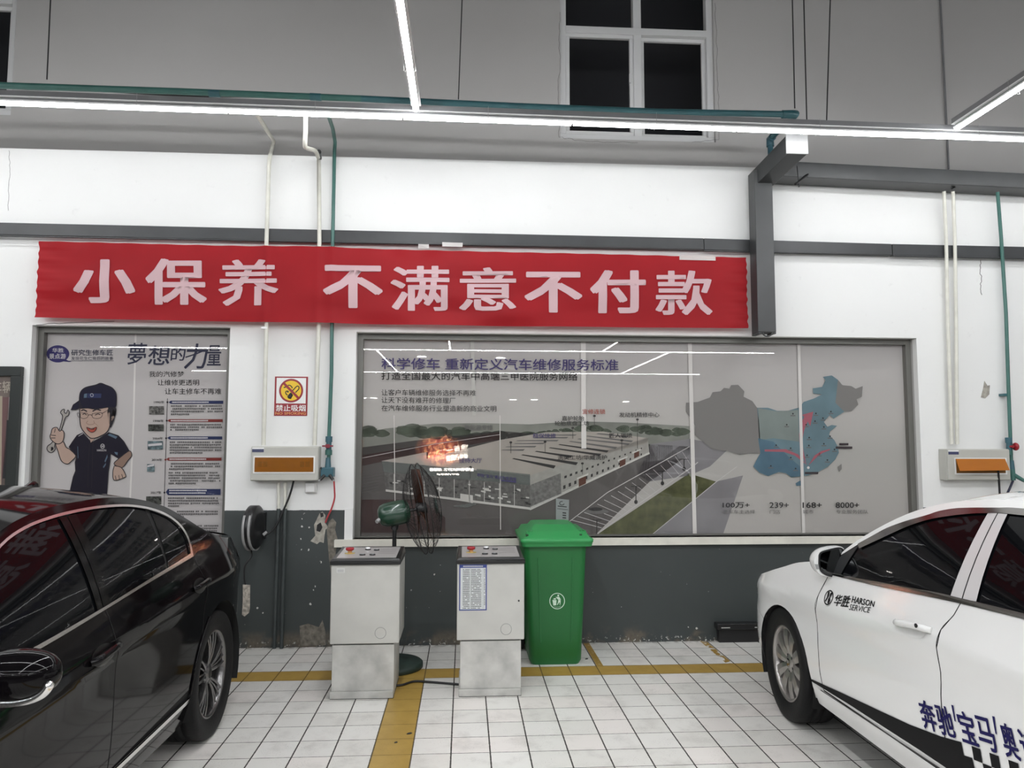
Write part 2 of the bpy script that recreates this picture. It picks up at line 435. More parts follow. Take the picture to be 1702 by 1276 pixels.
slab('wall_right', 9.0, 9.2, -24.0, 0.0, 0, 7.2, M_FAR)
slab('wall_front', -9.0, 9.0, -24.2, -24.0, 0, 7.2, M_FAR)
# the lounge seen faintly through the printed film
M_LOUNGE = mat('lounge_wall', (0.42, 0.42, 0.38), 0.7)
slab('wall_lounge', -6.0, 8.0, 14.0, 14.2, 0, 2.6, M_LOUNGE)
slab('wall_lounge_left', -6.2, -6.0, 0.3, 14.0, 0, 2.6, M_LOUNGE)
slab('wall_lounge_right', 8.0, 8.2, 0.3, 14.0, 0, 2.6, M_LOUNGE)
slab('ceiling_lounge', -6.2, 8.2, 0.3, 14.2, 2.6, 2.7, M_LOUNGE)

# chips and patches where the paint has come off (part of the wall)
def patch(pts, d, m, name, th=0.003):
    ring = [P(x, y, d) for x, y in pts]
    o = MB().prism(ring, (0, -th, 0), m).build(name, wall_back); return o
patch([(531, 853), (536, 850), (541, 856), (540, 868), (546, 876), (541, 880), (538, 902), (532, 900), (527, 904), (516, 899), (524, 890), (522, 872), (527, 862)], 0, M_PLASTER, 'bare_patch')
patch([(547, 866), (553, 861), (559, 868), (557, 880), (561, 895), (556, 935), (551, 960), (547, 930), (545, 905), (543, 880)], 0, M_CONCRETE, 'bare_patch')
patch([(498, 1040), (512, 1036), (530, 1042), (536, 1030), (541, 1050), (541, 1072), (500, 1073)], 0, M_CONCRETE, 'bare_patch')
patch([(1636, 633), (1641, 641), (1645, 640), (1644, 655), (1637, 662), (1630, 660), (1634, 645)], 0, M_PLASTER, 'bare_patch')
patch([(527, 872), (533, 868), (536, 876), (532, 884), (526, 882)], 0.003, M_BLACKPL, 'hole', 0.001)
patch([(532, 852), (537, 852), (538, 858), (533, 860)], 0.003, M_BLACKPL, 'hole', 0.001)
M_CHIP = mat('chipped_white', (0.55, 0.55, 0.52), 0.8)
for k, (x, y) in enumerate([(502, 862), (502, 875), (514, 876), (501, 913), (513, 914), (524, 974), (521, 980), (516, 1004), (428, 1010), (437, 1018), (466, 1042), (534, 934), (500, 895), (1144, 1042), (1158, 1044), (722, 954), (956, 1046)]):
    rr = .8 + .9 * ((k * 37) % 10) / 10
    patch([(x + rr * (1 + .4 * math.sin(k + a * 2)) * math.cos(a), y + rr * (1.3 + .4 * math.cos(k * 2 + a)) * math.sin(a)) for a in [i * PI / 4 for i in range(8)]], 0, M_CHIP, 'paint_chip', 0.002)
# hairline cracks
M_CRACK = mat('crack', (0.12, 0.115, 0.11), 0.9)
def crack(pts, r=0.002, d=0.001):
    q = []
    for i, p in enumerate(pts):
        a = pts[max(0, i - 1)]
        for k in range(6 if i else 1):
            t = (k + 1) / 6 if i else 0; j = 0 if k == 5 or not i else 1.3
            q.append(P(a[0] + (p[0] - a[0]) * t + random.uniform(-j, j), a[1] + (p[1] - a[1]) * t + random.uniform(-j, j), d))
    MB().tube(q, r, M_CRACK, 5).build('crack', wall_back)
crack([(15, 250), (17, 270), (15, 300), (14, 350)], .0012)
crack([(1630, 432), (1629, 448), (1631, 462), (1630, 476), (1632, 490)], .0025)
crack([(931, 20), (929, 60), (931, 100), (928, 140), (930, 190), (929, 228), (960, 233), (1010, 236), (1060, 237)], .0014, .001 - SET)
crack([(1188, 5), (1191, 60), (1192, 120), (1195, 180), (1195, 232), (1150, 236)], .0014, .001 - SET)
crack([(60, 540), (120, 536), (190, 534)], .002)

# window joinery
def frame_bars(mb, x0, x1, z0, z1, y0, y1, w, m, wb=None):
    mb.box(x0, x1, y0, y1, z1 - w, z1, m); mb.box(x0, x1, y0, y1, z0, z0 + (wb or w), m)
    mb.box(x0, x0 + w, y0, y1, z0 + (wb or w), z1 - w, m); mb.box(x1 - w, x1, y0, y1, z0 + (wb or w), z1 - w, m)
def lower_window(name, o):
    x0, x1, z0, z1 = o
    mb = MB(); frame_bars(mb, x0, x1, z0, z1, 0.085, 0.175, 0.045, M_ALU, .012)
    w = struct(mb.build(name))
    mb = MB().box(x0 + .04, x1 - .04, 0.10, 0.106, z0 + .010, z1 - .04, M_GLASS)
    mb.build('glass_pane', w); return w
window_1 = lower_window('window_1', OPEN[0]); window_2 = lower_window('window_2', OPEN[1])
def upper_window(name, o, mid):
    x0, x1, z0, z1 = o
    mb = MB(); Y = SET; frame_bars(mb, x0, x1, z0, z1, Y + 0.03, Y + 0.11, 0.055, M_WINWHITE)
    mb.box(mid - .035, mid + .035, Y + .03, Y + .11, z0 + .05, z1 - .05, M_WINWHITE)
    zt = z0 + 0.985
    mb.box(x0 + .05, x1 - .05, Y + .025, Y + .11, zt - .03, zt + .03, M_WINWHITE)
    w = struct(mb.build(name, bevel=.004))
    for s, (a, b) in (('sash', (x0 + .055, mid - .035)), ('sash', (mid + .035, x1 - .055))):
        lo = zt - .03 if a < mid else zt - .03
        mb = MB(); frame_bars(mb, a, b, z0 + .055, lo, .04 + Y if a < mid else .07 + Y, .075 + Y if a < mid else .10 + Y, .032, M_WINWHITE)
        sh = mb.build(s, w, .003)
        MB().box(a + .03, b - .03, Y + (.055 if a < mid else .083), Y + (.06 if a < mid else .088), z0 + .085, lo - .03, M_GLASS).build('glass_pane', sh)
    MB().box(x0 + .05, x1 - .05, Y + .065, Y + .07, zt + .03, z1 - .05, M_GLASS).build('glass_pane', w)
    MB().box(mid - .075, mid - .062, Y + .02, Y + .041, z0 + .52, z0 + .60, M_WINWHITE).build('window_latch', w)
    return w
upper_window('window_3', OPEN[2], XZ(1060, 130, -SET - .03)[0]); upper_window('window_4', OPEN[3], -4.05)
M_NIGHT = mat('night_outside', (0.02, 0.022, 0.027), 0.9)
slab('night_backing', -6, 6, 0.9, 1.0, 3.1, 7.2, M_NIGHT)  # dark sheet added behind the upper windows to stand for the night
# sill board and the narrow white return beside the wide window
x0, z0 = XZ(566, 906, .05); 
slab('trim_1', -0.545, 4.55, -0.05, 0.10, 0.765, 0.82, M_SILL)
slab('trim_2', -0.475, -0.41, -0.012, 0.0, 0.82, 1.06, M_WHITE)
# the dark steel channel that runs along the whole wall, in three lengths
def rail(name, xa, za, xb, zb, h=0.096):
    mb = MB()
    b = [(xa, -.055, za - h), (xb, -.055, zb - h), (xb, 0, zb - h), (xa, 0, za - h)]
    t = [(xa, -.055, za), (xb, -.055, zb), (xb, 0, zb), (xa, 0, za)]
    mb.hexa(b, t, M_DARKSTEEL)
    mb.box(xa, xb, -.062, -.055, min(za, zb) - h, min(za, zb) - h + .012, M_DARKSTEEL)
    return struct(mb.build(name, bevel=.004))
rail('trim_3', -9.0, 3.297, 2.42, 3.262); rail('trim_4', 2.424, 3.262, 4.03, 3.245); rail('trim_5', 4.036, 3.245, 9.0, 3.232)

# ================================================================== LED LIGHTS
def led_strip(name, label, a, b, group=None, seg=1.2, parts=True, led=None):
    a, b = Vector(a), Vector(b); root = thing(name, label, 'light', a, group)
    d = (b - a); L = d.length; d.normalize(); side = d.cross(Vector((0, 0, 1))).normalized()
    def rod(mb, w, z0, z1, m):
        q = [a + side * w, b + side * w, b - side * w, a - side * w]
        mb.hexa([p + Vector((0, 0, z0)) for p in q], [p + Vector((0, 0, z1)) for p in q], m)
    mb = MB(); rod(mb, .032, .0335, .072, M_TRAY); part(mb, 'tray', root)
    mb = MB(); rod(mb, .021, .0, .012, M_WHITEMETAL); rod(mb, .012, .012, .027, M_TRAY); rod(mb, .035, .027, .033, M_WHITEMETAL); part(mb, 'batten', root)
    n = max(1, round(L / seg))
    for k in range(n):
        p, q = a + d * (L * k / n + .008), a + d * (L * (k + 1) / n - .008)
        mb = MB(); sp = .85 if led else 0.0; hc = [side * (.019 * math.cos(t)) + Vector((0, 0, -.0008 - (.006 if led else 0) - .018 * math.sin(t))) for t in [-sp + (PI + 2 * sp) * i / 8 for i in range(9)]]   # half-round diffuser, open side up against the batten
        mb.add([p + h_ for h_ in hc] + [q + h_ for h_ in hc], [(i, i + 1, i + 10, i + 9) for i in range(8)] + [tuple(range(9)), tuple(range(17, 8, -1))], led or M_LED, True); part(mb, 'led_tube', root)
    if parts:
        for k in range(n):
            mb = MB(); p = a + d * (L * (k + .5) / n)
            mb.tube([p + side * .0375 + Vector((0, 0, .08)), p + side * .0375 + Vector((0, 0, -.022)), p - side * .0375 + Vector((0, 0, -.022)), p - side * .0375 + Vector((0, 0, .08))], .0012, M_GREYPL, 5)
            part(mb, 'cable_tie', root)
    return root
zA, zB = 3.952, 3.876
def zl(x): return zA + (zB - zA) * (x + 2.8) / 7.4
led_strip('led_strip_light', 'long white LED strip light running level across the wall above the red banner', (-8.6, -.75, zl(-5)), (8.6, -.75, zl(6.5)), led=M_LEDW)
led_strip('led_strip_light', 'white LED strip light running from the wall strip towards the viewer, left of upper window', (0.10, -.83, 3.93), (0.085, -12.7, 3.93))
led_strip('led_strip_light', 'white LED strip light slanting into the top right corner of the photo', (4.09, -.83, 3.91), (3.99, -12.7, 3.91))
far = 'LED strips out of frame, mirrored in glass and paint'
for a, b in [((-3.9, -.83, 3.93), (-3.9, -12.7, 3.93)), ((-8.6, -12.8, 3.93), (8.6, -12.8, 3.93)), ((-8.6, -4.3, 3.95), (-4.0, -4.3, 3.95)), ((-3.8, -4.3, 3.95), (0.0, -4.3, 3.95)), ((.2, -4.3, 3.95), (3.95, -4.3, 3.95)), ((4.2, -4.3, 3.95), (8.6, -4.3, 3.95)), ((-8.6, -8.4, 3.95), (-4.0, -8.4, 3.95)), ((-3.8, -8.4, 3.95), (0.0, -8.4, 3.95)), ((.2, -8.4, 3.95), (3.95, -8.4, 3.95)), ((4.2, -8.4, 3.95), (8.6, -8.4, 3.95)),  # rows split in four lengths are unseen strips, added to brighten the scene
             ((-8.6, -19, 3.93), (8.6, -19, 3.93)), ((-1.8, -12.9, 3.93), (-1.8, -18.9, 3.93)), ((5.8, -12.9, 3.93), (5.8, -18.9, 3.93))]:
    led_strip('led_strip_light', 'white LED strip light outside the frame, in rows partly mirrored, partly added as fill', a, b, far, seg=3.0, parts=False)

# wires that carry the strips and the pipe
def wire(px0, y0, px1, y1, d, label, r=.0045, top=7.2):
    a, b = P(px0, y0, d), P(px1, y1, d); t = (top - b.z) / (a.z - b.z); a = b.lerp(a, t)
    root = MB().tube([b, a], r, M_CABLE, 6).build('hanging_wire'); return tag(root, label, 'wire')
wire(84, 0, 78, 132, .72, 'black wire holding the dark pipe at far left, beside the left upper window')
wire(768, 0, 762, 165, .72, 'black wire holding the dark pipe between LED strip and upper window')
wire(1317, 0, 1321, 180, .72, 'leftmost of three thin wires, dropping to the elbow of the dark pipe')
wire(1336, 0, 1341, 199, .76, 'middle one of three thin wires right of the upper window, ending on the tray')
wire(1380, 0, 1374, 200, .76, 'rightmost of three thin wires right of the upper window, ending on the tray')
o = MB().tube([P(1577, 281, -.10), P(1563, 0, -.10), P(1550, -270, -.10)], .008, M_TRAY, 6).build('wall_cable')
tag(o, 'grey cable running straight up the wall right of the three thin wires', 'cable')

# overhead dark compressed air pipe
root = thing('air_pipe', 'dark blue-green overhead pipe above the long LED strip, ending in an elbow', 'pipe', P(600, 164, .63))
p = [P(-260, 140, .63), P(0, 142, .63), P(300, 152, .63), P(600, 164, .63), P(850, 176, .63), P(1100, 186, .63), P(1316, 190, .63)]
mb = MB().tube(p[:4], .0235, M_GREENPIPE, 12); mb.tube(p[3:], .0235, M_TEAL, 12); part(mb, 'pipe', root)
e = P(1322, 190, .63); b = Vector((e.x, -.16, e.z)); 
mb = MB().tube([P(1300, 190, .63), e + Vector((-.03, 0, 0)), e, e + Vector((0, .03, 0)), e + Vector((0, .07, 0))], .031, M_TEAL, 12); part(mb, 'elbow', root)
mb = MB().tube([e, b], .022, M_TEAL, 12); part(mb, 'pipe', root)
mb = MB().tube([b + Vector((0, -.05, 0)), b, b + Vector((0, 0, -.06))], .031, M_BLUEFIT, 12); part(mb, 'elbow', root)
mb = MB().tube([b, Vector((b.x, b.y, 3.835))], .022, M_BLUEFIT, 12); part(mb, 'pipe', root)
for px, py in ((525, 161), (357, 155), (853, 177)):
    c = P(px, py, .63); mb = MB().tube([c + Vector((-.04, 0, 0)), c + Vector((.04, 0, -.002))], .027, M_TEAL, 12); part(mb, 'coupling', root)
# black cable sagging along the pipe
o = MB().tube(smooth_path([P(0, 146, .59), P(60, 149, .59), P(140, 150, .59), P(240, 156, .59), P(330, 160, .59), P(400, 161, .59), P(470, 162, .59)], 5), .006, M_CABLE, 6).build('power_cable')
tag(o, 'thin black cable lying along the dark overhead pipe at upper left', 'cable')

# ================================================================== STEEL FRAME
root = thing('steel_gantry', 'dark grey steel gantry of post, arm and beam right of the banner', 'gantry', (2.95, -.13, 2.45))
xl, zb_ = XZ(1258, 554, .2); xr, _ = XZ(1287, 420, .2); xl = XZ(1257, 420, .2)[0]
zt = 3.80
mb = MB().box(xl, xr, -.20, -.064, zb_ + .012, zt, M_FRAMESTEEL)
mb.box(xl, xl + .035, -.20, -.064, zb_ - .004, zb_ + .012, M_FRAMESTEEL); mb.box(xr - .025, xr, -.20, -.064, zb_ - .002, zb_ + .012, M_FRAMESTEEL)
part(mb, 'post', root, .005)
c = Vector(((xl + xr) / 2, -.2, zb_ + .01)); mb = MB().tube([c + Vector((.04 * math.cos(a), 0, -.032 * math.sin(a))) for a in [i * PI / 8 for i in range(9)]], .006, M_FRAMESTEEL, 6); part(mb, 'hook', root)
# arm leaning out towards the room, with a bare plate on its end
A0, A1 = XZ(1305, 222, .60); B0, B1 = XZ(1342, 256, .60)
q0 = [(xl + .0, -.07, zt - .14), (xr, -.07, zt - .14), (B0, -.60, B1), (A0 + .02, -.60, B1)]
q1 = [(xl + .0, -.07, zt), (xr, -.07, zt), (B0, -.60, A1), (A0 + .02, -.60, A1)]
mb = MB().hexa(q0, q1, M_FRAMESTEEL); part(mb, 'arm', root, .004)
mb = MB().box(A0, B0 + .002, -.612, -.601, B1 - .005, A1 + .01, M_ENDPLATE); part(mb, 'end_plate', root, .002)
bz0 = XZ(1450, 300, .2)[1]; bz1 = XZ(1450, 275, .2)[1]
bz0r = XZ(1690, 312, .2)[1]; bz1r = XZ(1690, 288, .2)[1]
sl = (bz0r - bz0) / (XZ(1690, 300, .2)[0] - XZ(1450, 300, .2)[0]); xb = XZ(1450, 300, .2)[0]
f = lambda x, z: z + sl * (x - xb)
mb = MB().hexa([(xr, -.2, f(xr, bz0)), (8.9, -.2, f(8.9, bz0)), (8.9, -.004, f(8.9, bz0)), (xr, -.004, f(xr, bz0))],
               [(xr, -.2, f(xr, bz1)), (8.9, -.2, f(8.9, bz1)), (8.9, -.004, f(8.9, bz1)), (xr, -.004, f(xr, bz1))], M_FRAMESTEEL)
part(mb, 'crossbeam', root, .004)
mb = MB().tube([P(1322, 306, .28), P(1350, 284, .16)], .010, M_BLACKPL, 6); mb.tube([P(1328, 311, .25), P(1325, 276, .25)], .005, M_BLACKPL, 6); part(mb, 'hook_bar', root)
mb = MB().tube([P(1582, 313, .15), P(1614, 298, .03)], .010, M_BLACKPL, 6); part(mb, 'hook_bar', root)

# ================================================================== BANNER
BX0, BX1 = XZ(59, 460, .11)[0], XZ(1242, 480, .09)[0]
PIPEX = [XZ(443, 460, .08)[0], XZ(530, 460, .08)[0], XZ(553, 460, .08)[0]]
def ban_top(u): return (1 - u) * XZ(62, 400, .1)[1] + u * XZ(1241, 427, .1)[1]
def ban_bot(u): return (1 - u) * XZ(55, 527, .1)[1] + u * XZ(1243, 545, .1)[1] - .012 * math.sin(PI * u)
def ban_y(x, z):
    u = (x - BX0) / (BX1 - BX0); v = (z - ban_bot(u)) / (ban_top(u) - ban_bot(u))
    y = -.085 - .035 * math.exp(-((x - PIPEX[1] + .05) / .35) ** 2)
    for c in PIPEX: y -= .010 * math.exp(-((x - c) / .03) ** 2)
    low = max(0.0, 1 - v) ** 1.3
    lo2 = (.25 + .75 * low) * (.6 + .4 * math.sin(1.7 * x + .6))
    y += .011 * lo2 * math.sin(4.5 * x + 19 * z + 1.5 * math.sin(1.3 * x)) + .006 * lo2 * math.sin(6 * x - 27 * z + 1.1) + .003 * math.sin(3 * x - 16 * z)
    e = math.exp(-((x - BX1) / .12) ** 2) + .7 * math.exp(-((x - BX0) / .16) ** 2)
    y += e * .005 * math.sin(52 * z + 9 * x) + .002 * e * math.sin(130 * z)
    y += .006 * math.exp(-((v - 1) / .06) ** 2) * math.sin(24 * x)
    return y
M_BANNER = mat('red_banner_cloth', (0.37, 0.013, 0.019), 0.55, spec=.22, var=0.06, vscale=3)
M_BANTXT = mat('banner_letters', (0.56, 0.385, 0.405), 0.6, spec=.1)
root = thing('banner', 'long red cloth banner with nine large pale characters hung across the wall', 'banner', (BX0, -.09, ban_bot(0)))
nx, nz = 300, 46; vs = []; fs = []
for j in range(nz + 1):
    for i in range(nx + 1):
        u = i / nx; v = j / nz; x = BX0 + (BX1 - BX0) * u + .004 * math.sin(50 * v) * (1 if i in (0, nx) else 0); z = ban_bot(u) * (1 - v) + ban_top(u) * v
        vs.append((x, ban_y(x, z), z))
for j in range(nz):
    for i in range(nx):
        a = j * (nx + 1) + i; fs.append((a, a + 1, a + nx + 2, a + nx + 1))
mb = MB(); mb.add(vs, fs, M_BANNER, True); clo = part(mb, 'cloth', root)
g = G(M_BANNER); tl = g.n('ShaderNodeBsdfTranslucent'); tl.inputs[0].default_value = (.5, .02, .03, 1); mx = g.n('ShaderNodeMixShader'); mx.inputs[0].default_value = .3   # thin cloth lets light through
g.L.new(g.N['Principled BSDF'].outputs[0], mx.inputs[1]); g.L.new(tl.outputs[0], mx.inputs[2]); g.L.new(mx.outputs[0], g.N['Material Output'].inputs['Surface'])
from mathutils.geometry import tessellate_polygon
def grid_cut(verts, faces, step, axes=(0, 2)):          # slices flat shapes into small pieces so they can follow a curved surface
    bm = bmesh.new(); bv = [bm.verts.new(p) for p in verts]
    for f_ in faces:
        tris = [f_] if len(f_) == 3 else [[f_[k] for k in t] for t in tessellate_polygon([[Vector((verts[i][0], verts[i][2], 0)) for i in f_]])]
        for t in tris:
            try: bm.faces.new([bv[i] for i in t])
            except ValueError: pass
    for ax in axes:
        lo = min(v.co[ax] for v in bm.verts); hi = max(v.co[ax] for v in bm.verts); n = Vector((0, 0, 0)); n[ax] = 1
        k = math.ceil(lo / step)
        while k * step < hi:
            c = Vector((0, 0, 0)); c[ax] = k * step
            bmesh.ops.bisect_plane(bm, geom=bm.verts[:] + bm.edges[:] + bm.faces[:], plane_co=c, plane_no=n, dist=1e-6); k += 1
    bm.verts.index_update(); V = [tuple(v.co) for v in bm.verts]; F = [[v.index for v in f_.verts] for f_ in bm.faces]; bm.free()
    return V, F
chars = [('小', 121, 430, 224, 503), ('保', 241, 429, 343, 506), ('养', 362, 431, 463, 508), ('不', 538, 441, 636, 512), ('满', 649, 441, 747, 516), ('意', 763, 444, 858, 516), ('不', 872, 451, 968, 519), ('付', 981, 448, 1074, 520), ('款', 1090, 449, 1185, 523)]
for ch, a, b, c, d in chars:
    v, f_ = bold_copies(ch, .022 if ch in '满意款养' else .034 if ch == '保' else .042)
    fn = rectfn(a, b, c, d, .10)
    mb = MB(); nk = max(q[2] for q in v) + 1; per = len(v) // nk; pf = len(f_) // nk
    for k in range(nk):
        V, F = grid_cut([tuple(fn(q[0], q[1])) for q in v[k * per:(k + 1) * per]], [[i - k * per for i in ff] for ff in f_[k * pf:(k + 1) * pf]], .06)
        mb.add([(x, ban_y(x, z) - .0045 - .0001 * k, z) for x, y, z in V], F, M_BANTXT, True)
    o = part(mb, 'lettering', root)
M_TAPE = mat('clear_tape', (0.75, 0.72, 0.70), 0.25, trans=0.45)
for x, y, w in ((735, 402, 34), (695, 405, 18), (1130, 424, 60)):
    px = [(x, y), (x + w, y + w * .025), (x + w, y + 7 + w * .025), (x, y + 7)]
    mb = MB(); mb.prism([P(a, b, .1 ) for a, b in px], (0, -.001, 0), M_TAPE); mb.v = [(q[0], ban_y(q[0], q[2]) - .006 + (q[1] + .1) , q[2]) for q in mb.v]; part(mb, 'tape', root)
# ================================================================== CONDUITS, AIR DROPS, SWITCH BOXES
def conduit(pts, r, m, label, name='conduit', cat='conduit', clips=()):
    root = thing(name, label, cat, pts[-1])
    mb = MB().tube(pts, r, m, 10); part(mb, 'tube', root)
    for c in clips:
        mb = MB().box(c.x - r - .006, c.x + r + .006, c.y - r - .003, c.y + r, c.z - .008, c.z + .008, M_WHITEMETAL); part(mb, 'clip', root)
    return root
D = .075; bz = 1.552
e1 = P(455, 235, -.07); 
conduit([P(425, 187, .60), P(433, 199, .45), e1, P(448, 262, D), P(447, 275, D), P(443, 400, D), P(443, 540, D), Vector((XZ(438, 735, D)[0], -D, bz))], .0165, M_PVC,
        'ivory conduit on the wall, left of the two above the left switch box', clips=[P(440, 545, D)])
root = conduit(smooth_path([P(508, 186, .70), P(508, 215, .70), P(507, 240, .70), P(510, 246, .62), P(524, 251, .30), P(530, 264, D)], 5) + [P(531, 400, D), P(530, 540, D), Vector((XZ(523, 735, D)[0], -D, bz))], .0165, M_PVC,
        'ivory conduit with a black sleeve, right of the two above the left switch box')
mb = MB().tube([P(530, 252, .2), P(531, 263, D - .005)], .019, M_BLACKPL, 8); part(mb, 'black_sleeve', root)
# short conduits from the box down to the floor: ivory above, painted over below
for (xt, xm, xbm), lb in (((463, 463, 456), 'left'), ((474, 474, 468), 'right')):
    a = P(xt, 800, .03); b = P(xm, 845, .03); c = P(xbm, 1068, .03)
    root = thing('conduit', 'thin conduit from left switch box to the floor, %s one of the pair' % lb, 'conduit', (c.x, c.y, 0))
    mb = MB().tube([Vector((a.x, -.03, 1.262)), b], .0125, M_PVC, 8); part(mb, 'upper_tube', root)
    mb = MB().tube([b + Vector((0, 0, -.001)), Vector((c.x, -.03, .002))], .0145, M_PVCG, 8); o = part(mb, 'lower_tube', root); o['label'] = 'dark painted lower tube'

# left air drop
def air_drop(label, pts, valve_px, box_px, outs, D, mirror=False):
    root = thing('air_drop_pipe', label, 'pipe', pts[-1])
    mb = MB().tube(pts, .0145, M_GREENPIPE, 10); part(mb, 'pipe', root)
    vx, vy = valve_px; c = P(vx, vy, D)
    mb = MB().tube([c + Vector((0, 0, .075)), c + Vector((0, 0, .03))], .027, M_BLUEFIT, 10); mb.tube([c + Vector((0, 0, .032)), c + Vector((0, 0, -.032))], .021, M_BLUEFIT, 10)
    mb.tube([c + Vector((0, 0, -.03)), c + Vector((0, 0, -.07))], .027, M_GREENPIPE, 10); v = part(mb, 'valve', root)
    s = .045 if not mirror else .0
    mb = MB().tube([c + Vector((0, -.018, .0)), c + Vector((0, -.045, 0))], .011, M_RED, 8)
    if mirror: mb.lathe([(0.001, .012), (.030, .010), (.034, 0), (.030, -.010), (.001, -.012)], M_RED, Matrix.Translation(c + Vector((.042, -.02, 0))) @ Matrix.Rotation(PI / 2, 4, 'Y'), 14); mb.tube([c, c + Vector((.042, -.02, 0))], .008, M_RED, 8)
    else: mb.box(c.x - .042, c.x + .042, c.y - .052, c.y - .044, c.z - .006, c.z + .006, mat('dark_red_lever', (.20, .015, .03), .4)); mb.box(c.x - .016, c.x + .016, c.y - .053, c.y - .046, c.z - .014, c.z + .014, mat('dark_red_lever', (.20, .015, .03), .4))
    subpart(mb, 'valve_handle', v, root)
    bx, by = box_px; b = P(bx, by, D)
    mb = MB().tube([b + Vector((0, 0, .115)), b + Vector((0, 0, .04))], [.018, .024], M_BLUEFIT, 10); part(mb, 'reducer', root)
    return root, b
DD = .06
pts = [P(545, 190, .66), P(553, 213, .36), P(557, 236, .12), P(556, 250, DD), P(553, 400, DD), P(551, 620, DD), P(546.5, 735, DD), P(546.5, 780, DD)]
root, b = air_drop('green air pipe left of the wide window, with blue valve and red hose', pts, (546.5, 741), (545, 785), None, DD)
mb = MB().box(b.x - .05, b.x + .048, b.y - .035, b.y + .05, b.z - .035, b.z + .04, M_BLUEFIT)
mb.box(b.x - .055, b.x - .04, b.y - .04, b.y - .02, b.z + .025, b.z + .045, M_BLACKPL); part(mb, 'outlet_block', root, .008)
for sx in (-1, 1):
    mb = MB().tube([b + Vector((sx * .02, -.03, -.02)), b + Vector((sx * .05, -.05, -.055))], [.014, .012], M_BLACKPL, 8); mb.tube([b + Vector((sx * .05, -.05, -.055)), b + Vector((sx * .058, -.055, -.066))], .008, M_ENDPLATE, 8); part(mb, 'hose_coupling', root)
h0 = b + Vector((.058, -.055, -.066))
o = MB().tube(smooth_path([h0, P(556, 815, .09), P(556, 828, .07), P(551, 845, .05), P(545, 858, .03), P(541, 868, .012)], 6), .0065, M_REDHOSE, 8).build('air_hose')
tag(o, 'red air hose hanging from the blue outlet block to the broken wall patch', 'hose')
pts = [P(1658, 319, .15), P(1664, 395, .07), P(1672, 520, .06), P(1676, 640, .06), P(1679, 720, .06), P(1681, 775, .06)]
root, b = air_drop('green air pipe at far right with a round red handle, beside the right switch box', pts, (1677, 742), (1682, 788), None, .06, True)
mb = MB().tube([b + Vector((0, 0, .04)), b + Vector((.002, -.01, -.05))], [.024, .018], M_GREENPIPE, 10); mb.tube([b + Vector((0, -.01, .0)), b + Vector((.075, -.03, -.05))], [.018, .015], M_GREENPIPE, 8); part(mb, 'outlet_block', root)
mb = MB().tube([b + Vector((.075, -.03, -.05)), b + Vector((.10, -.037, -.067))], .012, M_BLACKPL, 8); part(mb, 'hose_coupling', root)
for px, py in ((1673, 656),):
    c = P(px, py, .045); mb = MB().box(c.x - .035, c.x + .02, -.062, 0, c.z - .01, c.z + .01, M_TEAL); part(mb, 'pipe_clip', root)
h0 = b + Vector((.0, -.01, -.05))
o = MB().tube(smooth_path([h0, P(1678, 812, .06), P(1674, 822, .08), P(1668, 850, .1), P(1664, 890, .1)], 5), .009, mat('dark_blue_hose', (.02, .022, .05), .4), 8).build('air_hose')
tag(o, 'dark blue hose dropping from the far right air pipe behind the white car', 'hose')
# right pair of conduits
for (a, b_, c_), lb in (((1569, 1574, 1582), 'left'), ((1584, 1588, 1591), 'right')):
    p = [P(a, 318, .15), P((a + b_) / 2 + 1, 395, .08), P(b_ + 1, 520, .06), P(c_, 738, .06)]
    conduit(p, .0145, M_PVC, 'ivory conduit above the right switch box, the %s one of the pair' % lb)

def breaker_box(label, x0, x1, z0, z1, depth, win, opened=False):
    root = thing('switch_box', label, 'switch box', ((x0 + x1) / 2, 0, z0))
    mb = MB().box(x0, x1, -depth, 0, z0, z1, M_BOX); mb.box(x0 + .004, x1 - .004, -depth - .012, -depth, z0 + .004, z1 - .004, M_BOX); part(mb, 'housing', root, .006)
    wx0, wx1, wz0, wz1 = win; yf = -depth - .012
    mb = MB(); fr = .011
    for q in ((wx0 - fr, wx1 + fr, wz1, wz1 + fr), (wx0 - fr, wx1 + fr, wz0 - fr, wz0), (wx0 - fr, wx0, wz0, wz1), (wx1, wx1 + fr, wz0, wz1)):
        mb.box(q[0], q[1], yf - .005, yf, q[2], q[3], M_WHITE)
    part(mb, 'window_rim', root)
    mb = MB().box(wx0, wx1, yf - .002, yf, wz0, wz1, mat('switch_recess', (.20, .085, .012), .5)); n = 10
    for k in range(n):
        if k in (4,): continue
        a = wx0 + (wx1 - wx0) * (.05 + .9 * k / n)
        mb.box(a, a + (wx1 - wx0) * .075, yf - .0045, yf - .002, wz0 + (wz1 - wz0) * .33, wz0 + (wz1 - wz0) * .72, M_BLACKPL if k in (0, 1, 8, 9) else mat('switch_body', (.22, .11, .03), .5))
    part(mb, 'switch_row', root)
    if not opened:
        mb = MB().box(wx0, wx1, yf - .012, yf - .008, wz0, wz1, M_AMBER); part(mb, 'amber_cover', root, .002)
    mb = MB().box(x0 + .012, x0 + .10, yf - .0012, yf, z1 - .045, z1 - .022, mat('navy_sticker', (.05, .055, .12), .4)); mb.box(x0 + .012, x0 + .10, yf - .001, yf, z1 - .021, z1 - .010, M_WHITE); part(mb, 'sticker', root)
    return root, yf
dp = .10
x0, z1 = XZ(417.5, 741.5, dp); x1, z0 = XZ(529, 799, dp)
w0 = XZ(424, 760, dp + .01); w1 = XZ(521, 784, dp + .01)
box_l, yf = breaker_box('grey switch box with closed amber cover under the no smoking sign', x0, x1, z0, z1, dp, (w0[0], w1[0], w1[1], w0[1]))
